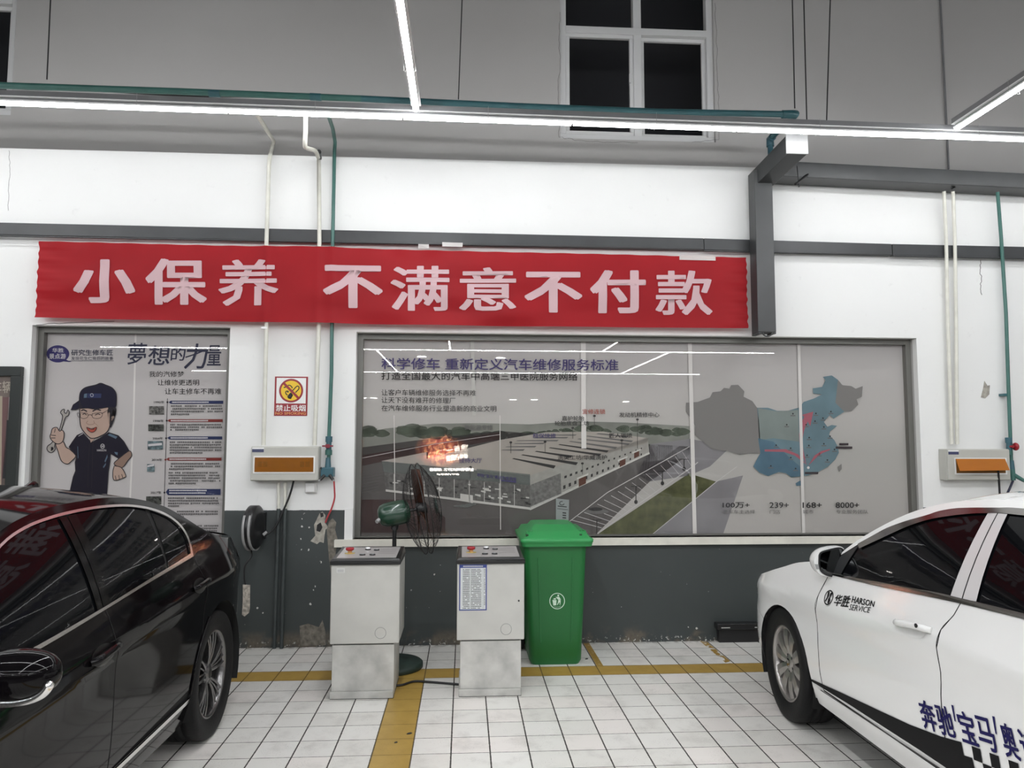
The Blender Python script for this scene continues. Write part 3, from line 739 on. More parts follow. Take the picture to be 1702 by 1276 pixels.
o = MB().tube(smooth_path([P(488, 799, .05), P(484, 815, .045), P(478, 832, .04), P(470, 850, .045), P(462, 868, .05), P(452, 882, .06), P(440, 890, .08)], 6), .0075, M_CABLE, 8).build('power_cable')
tag(o, 'black cable from the left switch box to the black cable reel', 'cable')
x0, z1 = XZ(1569, 745, .02); x0 = XZ(1572, 745, .10)[0]; x1 = XZ(1678, 770, .1)[0]; z1 = XZ(1620, 746, .1)[1]; z0 = XZ(1620, 798, .1)[1]
w0 = XZ(1588, 763, .11); w1 = XZ(1671, 786, .11)
box_r, yf = breaker_box('grey switch box with its amber cover tilted open, above the white car', x0, x1, z0, z1, .10, (w0[0], w1[0], w1[1], w0[1]), True)
a, b, c, d_ = P(1588, 762, .115), P(1670, 762, .115), P(1678, 781, .19), P(1595, 782, .19)
mb = MB().prism([a, b, c, d_], (0, -.004, -.002), mat('amber_flap', (.40, .13, .012), .35, spec=.2, trans=.12)); mb.box(c.x - .2, c.x - .07, c.y - .002 + .03, c.y + .034, c.z + .03, c.z + .032, M_BLACKPL); part(mb, 'amber_cover', box_r, .001)
o = MB().tube(smooth_path([P(1659, 778, .13), P(1660, 795, .11), P(1661, 810, .09), P(1663, 850, .08)], 5), .008, M_CABLE, 8).build('power_cable')
tag(o, 'black cable hanging out of the open right switch box', 'cable')
# wall socket
x0, z1 = XZ(507, 802, .03); x1, z0 = XZ(526, 819, .03)
root = thing('wall_socket', 'small white wall socket under the left switch box', 'socket', ((x0 + x1) / 2, 0, z0))
mb = MB().box(x0, x1, -.028, 0, z0, z1, mat('socket_white', (.62, .62, .60), .4)); part(mb, 'back_box', root, .004)
mb = MB().box(x0 + .004, x1 - .012, -.036, -.028, z0 + .006, z1 - .004, M_WHITE); part(mb, 'face_plate', root, .004)
cx, cz = (x0 + x1) / 2 - .004, (z0 + z1) / 2; mb = MB(); frame_bars(mb, cx - .028, cx + .028, cz - .026, cz + .026, -.0385, -.036, .004, M_WHITE); part(mb, 'raised_rim', root)

# no smoking sign
x0, z1 = XZ(457, 625.5, .004); x1, z0 = XZ(510.5, 691, .004)
M_SIGNRED = mat('sign_red', (.27, .015, .022), .35); M_SIGNYEL = mat('sign_yellow', (.78, .50, .02), .35); M_SIGNORG = mat('sign_orange', (.72, .35, .10), .4); M_INK = mat('black_ink', (.012, .012, .014), .5)
root = thing('no_smoking_sign', 'red and white no smoking sign with a yellow disc stuck on the wall', 'sign', ((x0 + x1) / 2, -.001, z0))
w, h = x1 - x0, z1 - z0
def S(u, v, k): return Vector((x0 + u * w, -.004 - .0006 * k, z0 + v * h))
mb = MB().box(x0, x1, -.004, 0, z0, z1, M_SIGNRED); part(mb, 'plate', root, .0015)
mb = MB(); q = lambda a, b, c, d, k, m: mb.add([S(a, b, k), S(c, b, k), S(c, d, k), S(a, d, k)], [(0, 1, 2, 3)], m)
q(.055, .315, .945, .965, 1, M_WHITE)
cx, cy = .5, .64; rx = .365; ry = rx * w / h
def disc(r, k, m, n=40): mb.add([S(cx + rx * r * math.cos(2 * PI * i / n), cy + ry * r * math.sin(2 * PI * i / n), k) for i in range(n)], [tuple(range(n))], m)
disc(1, 2, M_SIGNRED); disc(.84, 3, M_SIGNYEL)
def sl(pts, wd, k, m):
    pts = [Vector((a * rx + cx, b * ry + cy)) for a, b in pts]
    for a, b in zip(pts[:-1], pts[1:]):
        t = Vector(((b.x - a.x) * w, (b.y - a.y) * h)).normalized(); nn = Vector((-t.y / w, t.x / h)) * wd * w * rx / 2
        mb.add([S(*(a + nn), k), S(*(b + nn), k), S(*(b - nn), k), S(*(a - nn), k)], [(0, 1, 2, 3)], m)
sl([(-.02, -.18), (.13, -.40), (-.02, -.66), (-.20, -.62), (-.28, -.5), (-.06, -.2)], .06, 4, M_INK)
mb.add([S(cx + a * rx, cy + b * ry, 4) for a, b in ((-.03, -.2), (.17, -.36), (.0, -.68), (-.2, -.66), (-.28, -.52))], [(0, 1, 2, 3, 4)], M_INK)
sl([(.12, .0), (.42, .34), (.52, .40), (.62, .36), (.66, .25), (.62, .12), (.36, -.16)], .085, 4, M_INK)
sl([(-.60, .24), (-.52, .30), (-.42, .30)], .10, 4, M_INK); sl([(-.28, .44), (-.12, .46), (.02, .36), (.10, .20)], .085, 4, M_INK)
sl([(-.20, -.08), (-.36, -.02), (-.46, -.12), (-.42, -.28), (-.28, -.38)], .085, 4, M_INK); sl([(-.32, -.1), (-.22, -.16)], .07, 4, M_INK)
sl([(-.64, .64), (.64, -.64)], .20, 5, M_SIGNRED)
part(mb, 'pictogram', root)
mb = MB()
put_text(mb, '禁止吸烟', lambda u, v: S(.05 + .90 * u, .115 + .165 * v, 1), M_WHITE, .012)
o = part(mb, 'lettering', root)
mb = MB(); put_text(mb, 'NO SMOKING', lambda u, v: S(.04 + .92 * u, .03 + .065 * v, 1), M_SIGNORG, .004); part(mb, 'lettering', root)

# cable reel on the wall
c = P(423, 876, .15)
root = thing('cable_reel', 'black wall mounted cable reel with two grey bands beside the black car', 'cable reel', (c.x, -.15, c.z))
ax = Vector((math.cos(math.radians(4)), -math.sin(math.radians(4)), 0)); zz = Vector((0, 0, 1)); yy = zz.cross(ax)
M4 = Matrix((( zz.x, yy.x, ax.x, c.x), (zz.y, yy.y, ax.y, c.y), (zz.z, yy.z, ax.z, c.z), (0, 0, 0, 1)))
R = .165
mb = MB().lathe([(.001, .036), (R * .55, .038), (R * .9, .034), (R, .022), (R, -.034), (R * .92, -.045), (.001, -.048)], M_BLACKPL, M4, 40); part(mb, 'drum', root)
for a0 in (-.028, .014):
    mb = MB(); n = 18; vs = []; fs = []
    for i in range(n + 1):
        a = PI * (.5 + .06) - PI * .75 * i / n - PI * .10
        for r_, h_ in ((R + .010, a0 - .008), (R + .010, a0 + .008), (R - .004, a0 + .008), (R - .004, a0 - .008)):
            # arc on the side turned to the room
            ang = PI * .30 + PI * .85 * i / n
            vs.append(M4 @ Vector((r_ * math.cos(ang), -r_ * math.sin(ang), h_)))
    for i in range(n):
        for k in range(4): fs.append((i * 4 + k, i * 4 + (k + 1) % 4, (i + 1) * 4 + (k + 1) % 4, (i + 1) * 4 + k))
    fs += [(0, 1, 2, 3), (n * 4 + 3, n * 4 + 2, n * 4 + 1, n * 4)]
    mb.add(vs, fs, M_GREYPL, True); part(mb, 'grey_band', root)
mb = MB().box(c.x - .03, c.x + .05, -.06, 0, c.z - .10, c.z + .10, M_BLACKPL); mb.tube([Vector((c.x, -.05, c.z)), c], .03, M_BLACKPL, 10); part(mb, 'bracket', root)
mb = MB().tube([P(437, 889, .10), P(443, 884, .08)], .012, M_ENDPLATE, 8); part(mb, 'cable_gland', root)
t0 = M4 @ Vector((-R - .005, 0, -.02))
o = MB().tube(smooth_path([t0, t0 + Vector((.002, 0, -.05)), P(407, 940, .17), P(406, 960, .17), P(408, 972, .17)], 5), .006, M_CABLE, 8).build('reel_cord')
tag(o, 'black cord hanging from the cable reel with a paper tag on its end', 'cord')
ring = [P(404, 971, .17), P(416, 972, .17), P(415.5, 1010, .17), P(414, 1018, .17), P(407, 1024, .17), P(402.5, 1021, .17), P(404, 998, .17)]
o = MB().prism(ring, (0, -.006, 0), mat('dirty_paper', (.42, .38, .33), .9, var=.5, vscale=45)).build('paper_tag')
tag(o, 'dirty strip of paper hanging on the reel cord', 'tag')

# dark framed board at the left edge
x1, z1 = XZ(37, 609, .03); x0 = x1 - 1.15; zlo = .50
root = thing('notice_board', 'black framed board at the left edge, with large characters at its top', 'board', ((x0 + x1) / 2, -.02, zlo))
mb = MB(); frame_bars(mb, x0, x1, zlo, z1, -.045, -.001, .075, mat('board_frame', (.016, .02, .019), .4)); part(mb, 'frame', root, .004)
ix0, ix1 = x0 + .07, x1 - .07
M_BRD = mat('board_brown', (.11, .085, .075), .5, var=.3, vscale=6)
mb = MB().box(ix0, ix1, -.02, -.004, zlo + .07, z1 - .07, M_BRD); part(mb, 'panel', root)
mb = MB(); d0 = .022
M_B1 = mat('board_beige', (.30, .25, .19), .5); M_B2 = mat('board_pink', (.28, .22, .23), .5); M_B3 = mat('board_maroon', (.12, .06, .06), .5)
mb.add([P(-30, 658, d0), P(4, 658, d0), P(2, 806, d0), P(-34, 806, d0)], [(0, 1, 2, 3)], M_B1); mb.add([P(4, 660, d0), P(15, 660, d0), P(11, 700, d0), P(8, 760, d0), P(2, 806, d0)], [(0, 1, 2, 3, 4)], M_B3)
mb.add([P(14.5, 660, d0), P(20.5, 660, d0), P(19, 698, d0), P(13.5, 698, d0)], [(0, 1, 2, 3)], M_B2)
mb.add([P(9, 698, d0), P(18, 698, d0), P(14, 735, d0), P(12, 795, d0), P(4, 795, d0)], [(0, 1, 2, 3, 4)], M_INK); mb.add([P(16.5, 705, d0), P(19, 702, d0), P(17.5, 730, d0), P(15.5, 735, d0)], [(0, 1, 2, 3)], M_B2)
part(mb, 'picture', root)
mb = MB(); M_BT = mat('board_letters', (.34, .30, .25), .5)
put_text(mb, '车辆', rectfn(-14, 633, 21, 653, d0 + .001), M_BT, .012); part(mb, 'lettering', root)
# ================================================================== LOUNGE THINGS SEEN THROUGH THE FILM
root = thing('television', 'glowing television with red sparks and white writing, seen through the wide window', 'television', (.34, 1.05, 1.2))
tx0, tz1 = XZ(690, 712, -1.0); tx1, tz0 = XZ(806, 806, -1.0)
mb = MB().box(tx0 - .03, tx1 + .03, 1.0, 1.05, tz0 - .03, tz1 + .03, M_BLACKPL); part(mb, 'case', root, .004)
tvm = bpy.data.materials.new('tv_picture'); tvm.use_nodes = True; g = G(tvm); g.N.remove(g.N['Principled BSDF'])
geo = g.n('ShaderNodeNewGeometry'); pos = geo.outputs['Position']; sp = g.n('ShaderNodeSeparateXYZ'); g.L.new(pos, sp.inputs[0])
cxx, czz = XZ(733, 748, -1.0)
dx = g.math('SUBTRACT', sp.outputs[0], cxx); dz = g.math('SUBTRACT', sp.outputs[2], czz)
dist = g.math('SQRT', g.math('ADD', g.math('MULTIPLY', dx, dx), g.math('MULTIPLY', g.math('MULTIPLY', dz, dz), 2.4)))
fall = g.step(g.math('SUBTRACT', .27, dist), 0.0, .24)
n1 = g.step(g.noise(pos, 26, 8, .75), .44, .66)
colr = g.mix(n1, (.20, .012, .012), (1.0, .42, .16))
hot = g.math('MULTIPLY', g.step(g.noise(pos, 48, 6, .7), .55, .66), g.step(g.math('SUBTRACT', .17, dist), 0, .13))
colr = g.mix(hot, colr, (1, .9, .75))
e = g.n('ShaderNodeEmission'); g.L.new(colr, e.inputs[0]); g.L.new(g.math('MULTIPLY', fall, 110.0), e.inputs[1]); g.L.new(e.outputs[0], g.N['Material Output'].inputs['Surface'])
mb = MB().box(tx0, tx1, .998, 1.0, tz0, tz1, tvm); part(mb, 'screen', root)
M_TVT = emis('tv_writing', (1, .97, .9), 150.0); M_TVT2 = emis('tv_writing_dim', (1, .93, .8), 100.0)
mb = MB(); d0 = -.996
put_text(mb, '一首歌', quadfn((740, 742), (778, 737), (743, 756), (778, 749), d0), M_TVT2, .0); put_text(mb, '致我的青春', quadfn((741, 758), (777, 749), (742, 767), (778, 761), d0), M_TVT2, 0)
put_text(mb, '已就位 三代人的青春记', rectfn(714, 777.5, 787, 782.5, d0), M_TVT, .012); put_text(mb, '电视里的青春', rectfn(726, 786.5, 763, 789.5, d0), M_TVT2, .012)
part(mb, 'caption', root)
mb = MB().box(.0, .70, .99, 1.35, 0, .45, M_BLACKPL); mb.box((tx0 + tx1) / 2 - .04, (tx0 + tx1) / 2 + .04, 1.06, 1.10, .45, tz0, M_BLACKPL); mb.box((tx0 + tx1) / 2 - .04, (tx0 + tx1) / 2 + .04, 1.045, 1.10, tz0, tz0 + .1, M_BLACKPL); part(mb, 'stand', root)
M_DOWN = emis('downlight', (1, .98, .92), 110.0)
for k, (x, y) in enumerate([(701, 592), (832, 594), (853, 664), (888, 664), (622, 661), (603, 661), (1040, 667)]):
    r = ray(x, y); t = (2.598 - CAM.z) / r.z; p = CAM + r * t
    if p.y > 13.6: continue
    R_ = .055 if p.y < 6 else .085
    root = thing('downlight', 'small round ceiling downlight in the lounge, glowing through the printed film', 'light', p, 'lounge downlights')
    mb = MB().lathe([(.001, -.004), (R_, -.004)], M_DOWN, Matrix.Translation(p), 20); part(mb, 'lamp', root)
    mb = MB().lathe([(R_, -.006), (R_ + .015, -.006), (R_ + .015, 0), (R_, 0)], M_WHITEMETAL, Matrix.Translation(p), 20); part(mb, 'rim', root)
for (a, b, c, d_, lb) in ((866, 679, 885, 701, 'behind the film beside the two lit downlights'), (627, 704, 643, 722, 'behind the film near its left edge')):
    x0, z1 = XZ(a, b, -13.99); x1, z0 = XZ(c, d_, -13.99)
    root = thing('framed_certificate', 'pale framed notice on the lounge wall, faint ' + lb, 'picture frame', ((x0 + x1) / 2, 13.99, z0))
    mb = MB(); frame_bars(mb, x0, x1, z0, z1, 13.96, 13.999, .03, M_ALU); part(mb, 'frame', root)
    mb = MB().box(x0 + .02, x1 - .02, 13.97, 13.998, z0 + .01, z1 - .01, mat('notice_paper', (.8, .85, .75), .6)); part(mb, 'sheet', root)

# ================================================================== PRINTED FILM ON THE WINDOWS
FD = -.135                                               # plane of the film, behind the glass
def film_mat(name, stops, z0, z1, trans=.12):
    m = bpy.data.materials.new(name); m.use_nodes = True; g = G(m); b = g.N['Principled BSDF']
    geo = g.n('ShaderNodeNewGeometry'); sp = g.n('ShaderNodeSeparateXYZ'); g.L.new(geo.outputs['Position'], sp.inputs[0])
    mr = g.n('ShaderNodeMapRange'); g.L.new(sp.outputs[2], mr.inputs[0]); mr.inputs[1].default_value = z0; mr.inputs[2].default_value = z1
    r = g.n('ShaderNodeValToRGB'); g.L.new(mr.outputs[0], r.inputs[0])
    el = r.color_ramp.elements
    while len(el) < len(stops): el.new(.5)
    for e_, (p, c) in zip(el, stops): e_.position = p; e_.color = (*c, 1)
    smear = g.math('MULTIPLY', g.step(g.noise(geo.outputs['Position'], 2.5, 5, .7), .45, .75), .14)
    g.L.new(g.mix(smear, r.outputs[0], (.5, .5, .49)), b.inputs['Base Color']); b.inputs['Roughness'].default_value = .6; b.inputs['Specular IOR Level'].default_value = .15
    t = g.n('ShaderNodeBsdfTransparent'); mx = g.n('ShaderNodeMixShader'); mx.inputs[0].default_value = trans
    g.L.new(b.outputs[0], mx.inputs[1]); g.L.new(t.outputs[0], mx.inputs[2]); g.L.new(mx.outputs[0], g.N['Material Output'].inputs['Surface'])
    return m
def ink(name, c, tr=0.0, var=0.0, vs=20): return mat('print_' + name, tuple(x * .8 if max(c) < .3 else x for x in c), .6, spec=.12, var=var, vscale=vs, trans=tr)
class Print:                                             # stack of thin printed layers, each one a hair nearer the viewer
    def __init__(s, root): s.root = root; s.k = 0
    def layer(s): s.k += 1; return FD + .0007 * s.k
pz0, pz1 = .832, 2.42

root = thing('printed_film', 'wide grey printed film with workshop building and China map, in the wide window', 'window film', (1.92, .135, .865))
fm = film_mat('wide_film_print', [(0, (.495, .487, .467)), (.42, (.475, .48, .457)), (.6, (.535, .533, .515)), (1, (.525, .52, .518))], pz0, pz1, .20)
mb = MB().add([(-.365, .1355, pz0), (4.20, .1355, pz0), (4.20, .1355, pz1), (-.365, .1355, pz1)], [(0, 1, 2, 3)], fm); part(mb, 'film', root)
pr = Print(root); LB = mat('film_joint', (.60, .60, .585), .5)
K = {n: ink(n, *a) for n, a in dict(navy=((.085, .075, .20),), black=((.035, .035, .038),), grey=((.16, .16, .16),), mist=((.27, .29, .26), .25, .25, 3), trees=((.10, .125, .095), .3, .5, 9), asphalt=((.055, .048, .052), .42, .2, 5), road=((.085, .045, .045), .5, .3, 4), pale=((.27, .27, .285), .1, .1, 4),
    grass=((.105, .115, .055), .1, .35, 14), roof=((.50, .47, .43), .36, .08, 4), roofmid=((.40, .40, .38), .25, .08, 6), fascia=((.20, .225, .215), .36, .08), glassy=((.17, .17, .165), .15, .3, 40), side=((.33, .33, .31), .1, .1), sidelow=((.21, .21, .205), .1, .3, 40), dark=((.055, .055, .055), .1), kerb=((.50, .50, .48),), line=((.46, .46, .46),), brown=((.12, .06, .045),), redbrown=((.33, .07, .05),)).items()}
def art(nm, items):
    d = pr.layer(); mb = MB()
    for pts, m in items: poly(mb, pts, d, K[m] if isinstance(m, str) else m)
    return part(mb, nm, root)
# landscape
art('landscape', [([(597, 722), (640, 712), (720, 704), (800, 703), (880, 705), (960, 700), (1040, 702), (1146, 708), (1146, 745), (597, 760)], 'mist')])
d = pr.layer(); mb = MB(); rnd = random.Random(3)
for k in range(70):
    x = 600 + rnd.random() * 545; y = 716 + 10 * math.sin(x / 60) * .4 + rnd.random() * 10; r = 4 + rnd.random() * 9
    if x > 905 : y -= 4; r *= .7
    poly(mb, [(x + r * 1.3 * math.cos(a) * (1 + .2 * math.sin(3 * a + k)), y + r * .7 * math.sin(a)) for a in [i * PI / 6 for i in range(12)]], d + .00001 * (k % 30), K['trees'])
part(mb, 'tree_line', root)
art('ground', [([(597, 744), (720, 728), (832, 716), (905, 722), (1080, 738), (1146, 742), (1146, 755), (1080, 800), (985, 893), (597, 893)], 'asphalt'), ([(1080, 738), (1146, 729), (1215, 742), (1180, 775), (1146, 790), (1080, 800), (1060, 790)], 'pale'),
                   ([(985, 893), (1146, 786), (1156, 790), (1190, 800), (1078, 893)], 'grass'), ([(1078, 893), (1190, 800), (1235, 790), (1200, 893)], 'pale')])
art('road', [([(597, 757), (700, 740), (831, 718), (831, 730), (709, 752), (597, 775)], 'road'), ([(597, 830), (700, 830), (740, 860), (740, 885), (597, 885)], 'road')])
d = pr.layer(); mb = MB()
stroke(mb, [(597, 762), (720, 738), (831, 722)], .8, d, K['line']); stroke(mb, [(947, 866), (1010, 818), (1146, 742)], 1.2, d, K['line']); stroke(mb, [(985, 893), (1050, 845), (1146, 779), (1160, 768)], 1.6, d, K['line'])
for k in range(17):
    t = k / 17; a = Vector((950, 864)).lerp(Vector((1146, 743)), t ** 1.05); b = Vector((1000, 877)).lerp(Vector((1160, 768)), t ** 1.1); stroke(mb, [a, b], 1.0 - .5 * t, d + .0001, K['line'])
for k in range(7): stroke(mb, [(597, 790 + k * 5), (640 - k * 2, 783 + k * 5)], .7, d + .0001, K['grey'])
stroke(mb, [(1078, 893), (1190, 801), (1225, 775)], 1.2, d, K['line'])
part(mb, 'parking_lines', root)
d = pr.layer(); mb = MB()
for (x, y, h) in ((992, 893, 30), (1057, 835, 28), (1101, 804, 22), (1137, 780, 18)):
    stroke(mb, [(x, y), (x, y - h)], 1.6, d, K['dark']); stroke(mb, [(x - 8, y - h + 1), (x + 8, y - h + 1)], 1, d, K['dark']); poly(mb, ellipse(x, y - 1, 3, 3.5, 10), d, K['dark'])
poly(mb, ellipse(992, 850, 20, 4, 16), d + .0001, K['grey']); poly(mb, ellipse(990, 846, 12, 3, 16), d + .0002, K['dark'])
part(mb, 'lamp_posts', root)
# building
art('building', [([(634, 766), (709, 751), (709, 762), (831, 731), (908, 718), (1003, 717), (1077, 728), (1077, 736), (933, 773), (881, 790)], 'roof'), ([(634, 766), (881, 790), (881, 806), (638, 784)], 'fascia'), ([(638, 784), (881, 806), (881, 843), (641, 813)], 'glassy'),
                 ([(881, 790), (933, 772), (1077, 727), (1079, 752), (933, 822), (881, 845)], 'side'), ([(641, 813), (881, 843), (881, 847), (641, 816.5)], 'kerb'), ([(881, 843), (1079, 751), (1080, 754), (881, 848)], 'kerb')])
art('building_shade', [([(881, 806), (932, 786), (933, 820), (881, 842)], 'sidelow'), ([(709, 751), (711, 751), (711, 762), (709, 762)], 'dark'), ([(792, 779), (881, 788), (881, 805), (792, 797)], 'fascia')])
d = pr.layer(); mb = MB()
c3 = lambda x, y: (850 + x / 5.673, 660 + y / 5.673)
for a, b, h in (((5, 580), (400, 650), 22), ((90, 545), (610, 620), 20), ((220, 512), (560, 555), 16), ((350, 478), (830, 540), 14), ((440, 448), (900, 508), 13), ((540, 418), (980, 475), 12), ((620, 395), (1100, 440), 11), ((700, 368), (1130, 415), 9), ((800, 345), (1090, 372), 7),
                ((-60, 470), (220, 464), 9), ((-100, 500), (110, 495), 10), ((20, 440), (300, 434), 8), ((40, 412), (430, 408), 8), ((200, 385), (520, 380), 7), ((300, 360), (600, 356), 6)):
    poly(mb, [c3(*a), c3(a[0] + 18, a[1] - 6), c3(b[0] + 18, b[1] - 6), c3(b[0], b[1] + h)], d, K['dark'] if h > 12 else K['grey'])
for k in range(15):
    t = k / 15; a = Vector((938, 791)).lerp(Vector((1074, 741)), t); s = 1 - .5 * t
    poly(mb, [(a.x, a.y), (a.x + 4 * s, a.y - 1.5 * s), (a.x + 4 * s, a.y + 2.5 * s), (a.x, a.y + 4 * s)], d, K['dark'])
    a = Vector((936, 807)).lerp(Vector((1074, 750)), t)
    poly(mb, [(a.x, a.y), (a.x + 4 * s, a.y - 1.5 * s), (a.x + 4 * s, a.y + 4.5 * s), (a.x, a.y + 6 * s)], d, K['dark'])
for (x, y, s) in ((962, 795, 1), (1030, 765, .8), (1054, 752, .7)): poly(mb, [(x, y), (x + 12 * s, y - 5 * s), (x + 12 * s, y + 8 * s), (x, y + 14 * s)], d + .0001, K['brown']); poly(mb, [(x - 3, y - 1), (x + 16 * s, y - 9 * s), (x + 16 * s, y - 6 * s), (x - 3, y + 2)], d + .0002, K['kerb'])
rnd = random.Random(5)
for k in range(46):
    u = rnd.random(); x = 645 + u * 232; y0 = 791 + u * 22 + rnd.random() * (24 - 6 * (1 - u)); wd = 2 + rnd.random() * 9
    poly(mb, [(x, y0), (x + wd, y0 + wd * .1), (x + wd, y0 + 2 + rnd.random() * 3), (x, y0 + 2)], d + .0001, K['dark'] if rnd.random() < .55 else K['kerb'])
for k in range(9):
    x = 655 + k * 25; stroke(mb, [(x, 786 + (x - 640) * .09), (x, 815 + (x - 641) * .125)], 1, d + .0002, K['kerb'])
poly(mb, [(752, 841), (787, 835.5), (793, 838), (775, 844)], d, K['fascia']); poly(mb, [(765, 820), (786, 823), (786, 836), (765, 832)], d + .0002, K['kerb'])
part(mb, 'building_windows', root)
# sign tower in the picture
art('sign_tower', [([(924, 828), (946, 830.5), (945, 870), (924, 867)], ink('tower', (.27, .30, .30)))])
d = pr.layer(); mb = MB(); stroke(mb, ellipse(934, 836, 4, 3, 14, .3, 5), 1.2, d, K['dark']); poly(mb, [(927, 840), (942, 841.5), (942, 843), (927, 841.6)], d, K['dark']); stroke(mb, [(926, 845), (944, 847)], .8, d, K['dark'])
for k in range(4): poly(mb, [(935, 851 + 4 * k), (941, 851.6 + 4 * k), (941, 853.6 + 4 * k), (935, 853 + 4 * k)], d, K['dark'])
part(mb, 'tower_marks', root)
# map
c7 = lambda x, y: (1080 + x / 3.404, 540 + y / 3.404)
WEST = [(205, 440), (270, 435), (340, 410), (355, 380), (400, 375), (420, 355), (450, 360), (460, 340), (500, 338), (535, 375), (530, 405), (580, 430), (605, 465), (625, 480), (625, 725), (560, 725), (510, 735), (440, 710), (415, 712), (350, 700), (290, 650), (255, 620), (258, 570), (225, 520), (205, 490)]
EAST = [(608, 468), (670, 468), (720, 485), (780, 485), (850, 465), (870, 435), (930, 415), (975, 392), (925, 388), (922, 358), (975, 350), (995, 312), (978, 293), (1030, 285), (1065, 310), (1050, 440), (1100, 490), (1040, 530), (1020, 508), (985, 548), (1005, 575), (1030, 565), (1060, 570), (1020, 602), (1015, 622), (1045, 652), (1065, 690), (1070, 722), (1050, 760), (1010, 800), (950, 832), (900, 850), (860, 856), (800, 862), (770, 838), (730, 832), (670, 855), (620, 835), (585, 800), (600, 770), (625, 725)]
NE = [(1065, 310), (1090, 340), (1140, 345), (1165, 360), (1205, 345), (1200, 405), (1170, 420), (1180, 450), (1140, 488), (1100, 490), (1050, 440)]
K['mapgrey'] = ink('mapgrey', (.235, .235, .228)); K['mapblue'] = ink('mapblue', (.155, .245, .285), 0, .12, 5); K['mapmid'] = ink('mapmid', (.235, .285, .275), 0, .12, 4); K['mapdeep'] = ink('mapdeep', (.10, .185, .25), 0, .15, 5); K['arrow'] = ink('arrow', (.33, .11, .14), 0); K['tag'] = ink('tag', (.06, .05, .055))
art('map', [([c7(*q) for q in WEST], 'mapgrey'), ([c7(*q) for q in EAST], 'mapblue'), ([c7(*q) for q in NE], 'mapgrey'), ([c7(*q) for q in [(825, 895), (850, 880), (872, 885), (855, 908), (830, 910)]], 'mapdeep'), ([c7(*q) for q in [(1065, 800), (1085, 785), (1086, 815), (1070, 832)]], 'mapgrey')])
art('map_regions', [([c7(*q) for q in [(612, 470), (720, 488), (840, 480), (845, 660), (700, 640), (625, 650)]], 'mapmid'), ([c7(*q) for q in [(612, 640), (700, 660), (780, 740), (850, 800), (850, 854), (800, 860), (770, 836), (730, 830), (670, 853), (622, 833), (588, 800), (602, 770), (626, 725)]], 'mapdeep')])
d = pr.layer(); mb = MB()
for pts in ([(887, 792), (850, 700), (845, 620), (860, 545), (875, 520), (862, 508), (925, 490), (908, 572), (893, 545), (872, 600), (862, 660), (872, 725)], [(887, 790), (820, 738), (760, 718), (650, 715), (650, 704), (770, 702), (840, 732)], [(897, 795), (932, 738), (970, 713), (1020, 700), (1018, 708), (977, 724), (945, 748)]):
    poly(mb, [c7(*q) for q in pts], d, K['arrow'])
for a, b, c, e in ((1072, 668, 1124, 680), (1052, 687, 1146, 700), (877, 831, 953, 843)): poly(mb, [c7(a, b), c7(c, b), c7(c, e), c7(a, e)], d, K['tag'])
for x, y in ((810, 510), (775, 572), (885, 572), (940, 508), (1025, 498), (980, 535), (935, 552), (985, 585), (1020, 637), (902, 645), (985, 680), (900, 690), (715, 688), (797, 705), (798, 758), (960, 738), (890, 745), (1005, 772), (685, 805), (825, 820), (1045, 712)):
    a, b = c7(x, y); poly(mb, [(a - 4, b), (a + 4, b), (a + 4, b + 1.6), (a - 4, b + 1.6)], d, K['grey']); poly(mb, ellipse(a, b - 2.4, 1.4, 1.4, 8), d, K['dark'])
poly(mb, ellipse(1343.5, 777, 2.2, 2.2, 12), d + .0001, LB)
part(mb, 'map_arrows', root)
# joints between the film sheets
d = pr.layer(); mb = MB()
for xt, xb_, wd in ((785, 788, 6), (969.5, 970.5, 8), (1146.5, 1155, 6.5), (1327.5, 1336, 5), (655, 657, 1.2), (831, 832, 1.2)):
    h = wd / 2; top = 566; bot = 893
    if wd == 8: bot = 745
    if wd == 6: bot = 690
    if wd < 2: top = 690; bot = 880
    poly(mb, [(xt - h, top), (xt + h, top), (xb_ + h, bot), (xb_ - h, bot)], d, LB if wd not in (6,) else ink('joint_faint', (.46, .47, .45), 0))
part(mb, 'sheet_joint', root)
# writing
d = pr.layer(); mb = MB()
put_text(mb, '科学修车 重新定义汽车维修服务标准', rectfn(634, 594.5, 1028, 613.5, d, 2.5), K['navy'], .012)
put_text(mb, '打造全国最大的汽车中高端三甲医院服务网络', rectfn(634, 617, 960, 631, d, 1.5), K['black'], .008)
for s, x1, y in (('让客户车辆维修服务选择不再难', 791, 647), ('让天下没有难开的修理厂', 757, 659.5), ('在汽车维修服务行业塑造新的商业文明', 825, 673)): put_text(mb, s, rectfn(634, y, x1, y + 10, d, 1), K['black'], 0)
part(mb, 'headline', root)
d = pr.layer(); mb = MB()
for s, a, b, c, e, m, px, py in (('新能源专修', 772, 705.5, 819, 714.5, 'grey', 849, 735), ('接待大厅', 763, 761, 801, 769, 'navy', 782, 776), ('精保快修', 886, 720, 924, 728, 'navy', 906, 734), ('嘉护轮胎', 934, 691, 971, 699, 'black', 952, 711), ('轮胎底盘工坊', 922, 699.5, 979, 707, 'black', None, 0), ('宜修连锁', 968, 679.5, 1006, 688, 'redbrown', 988, 691),
                              ('发动机精修中心', 1029, 685, 1096, 693, 'black', 1059.5, 697), ('匠人钣喷', 1013, 719.5, 1051, 727.5, 'black', 1033.5, 731.5), ('洗美工坊/华威洗护', 927, 756, 1009, 764, 'black', 968, 770)):
    put_text(mb, s, rectfn(a, b, c, e, d), K[m], .006)
    if px: poly(mb, ellipse(px, py, 2.4, 1.9, 12), d, K['dark']); stroke(mb, [(px, py), (px, py + (48 if px == 1059.5 else 18))], .8, d, K['dark'])
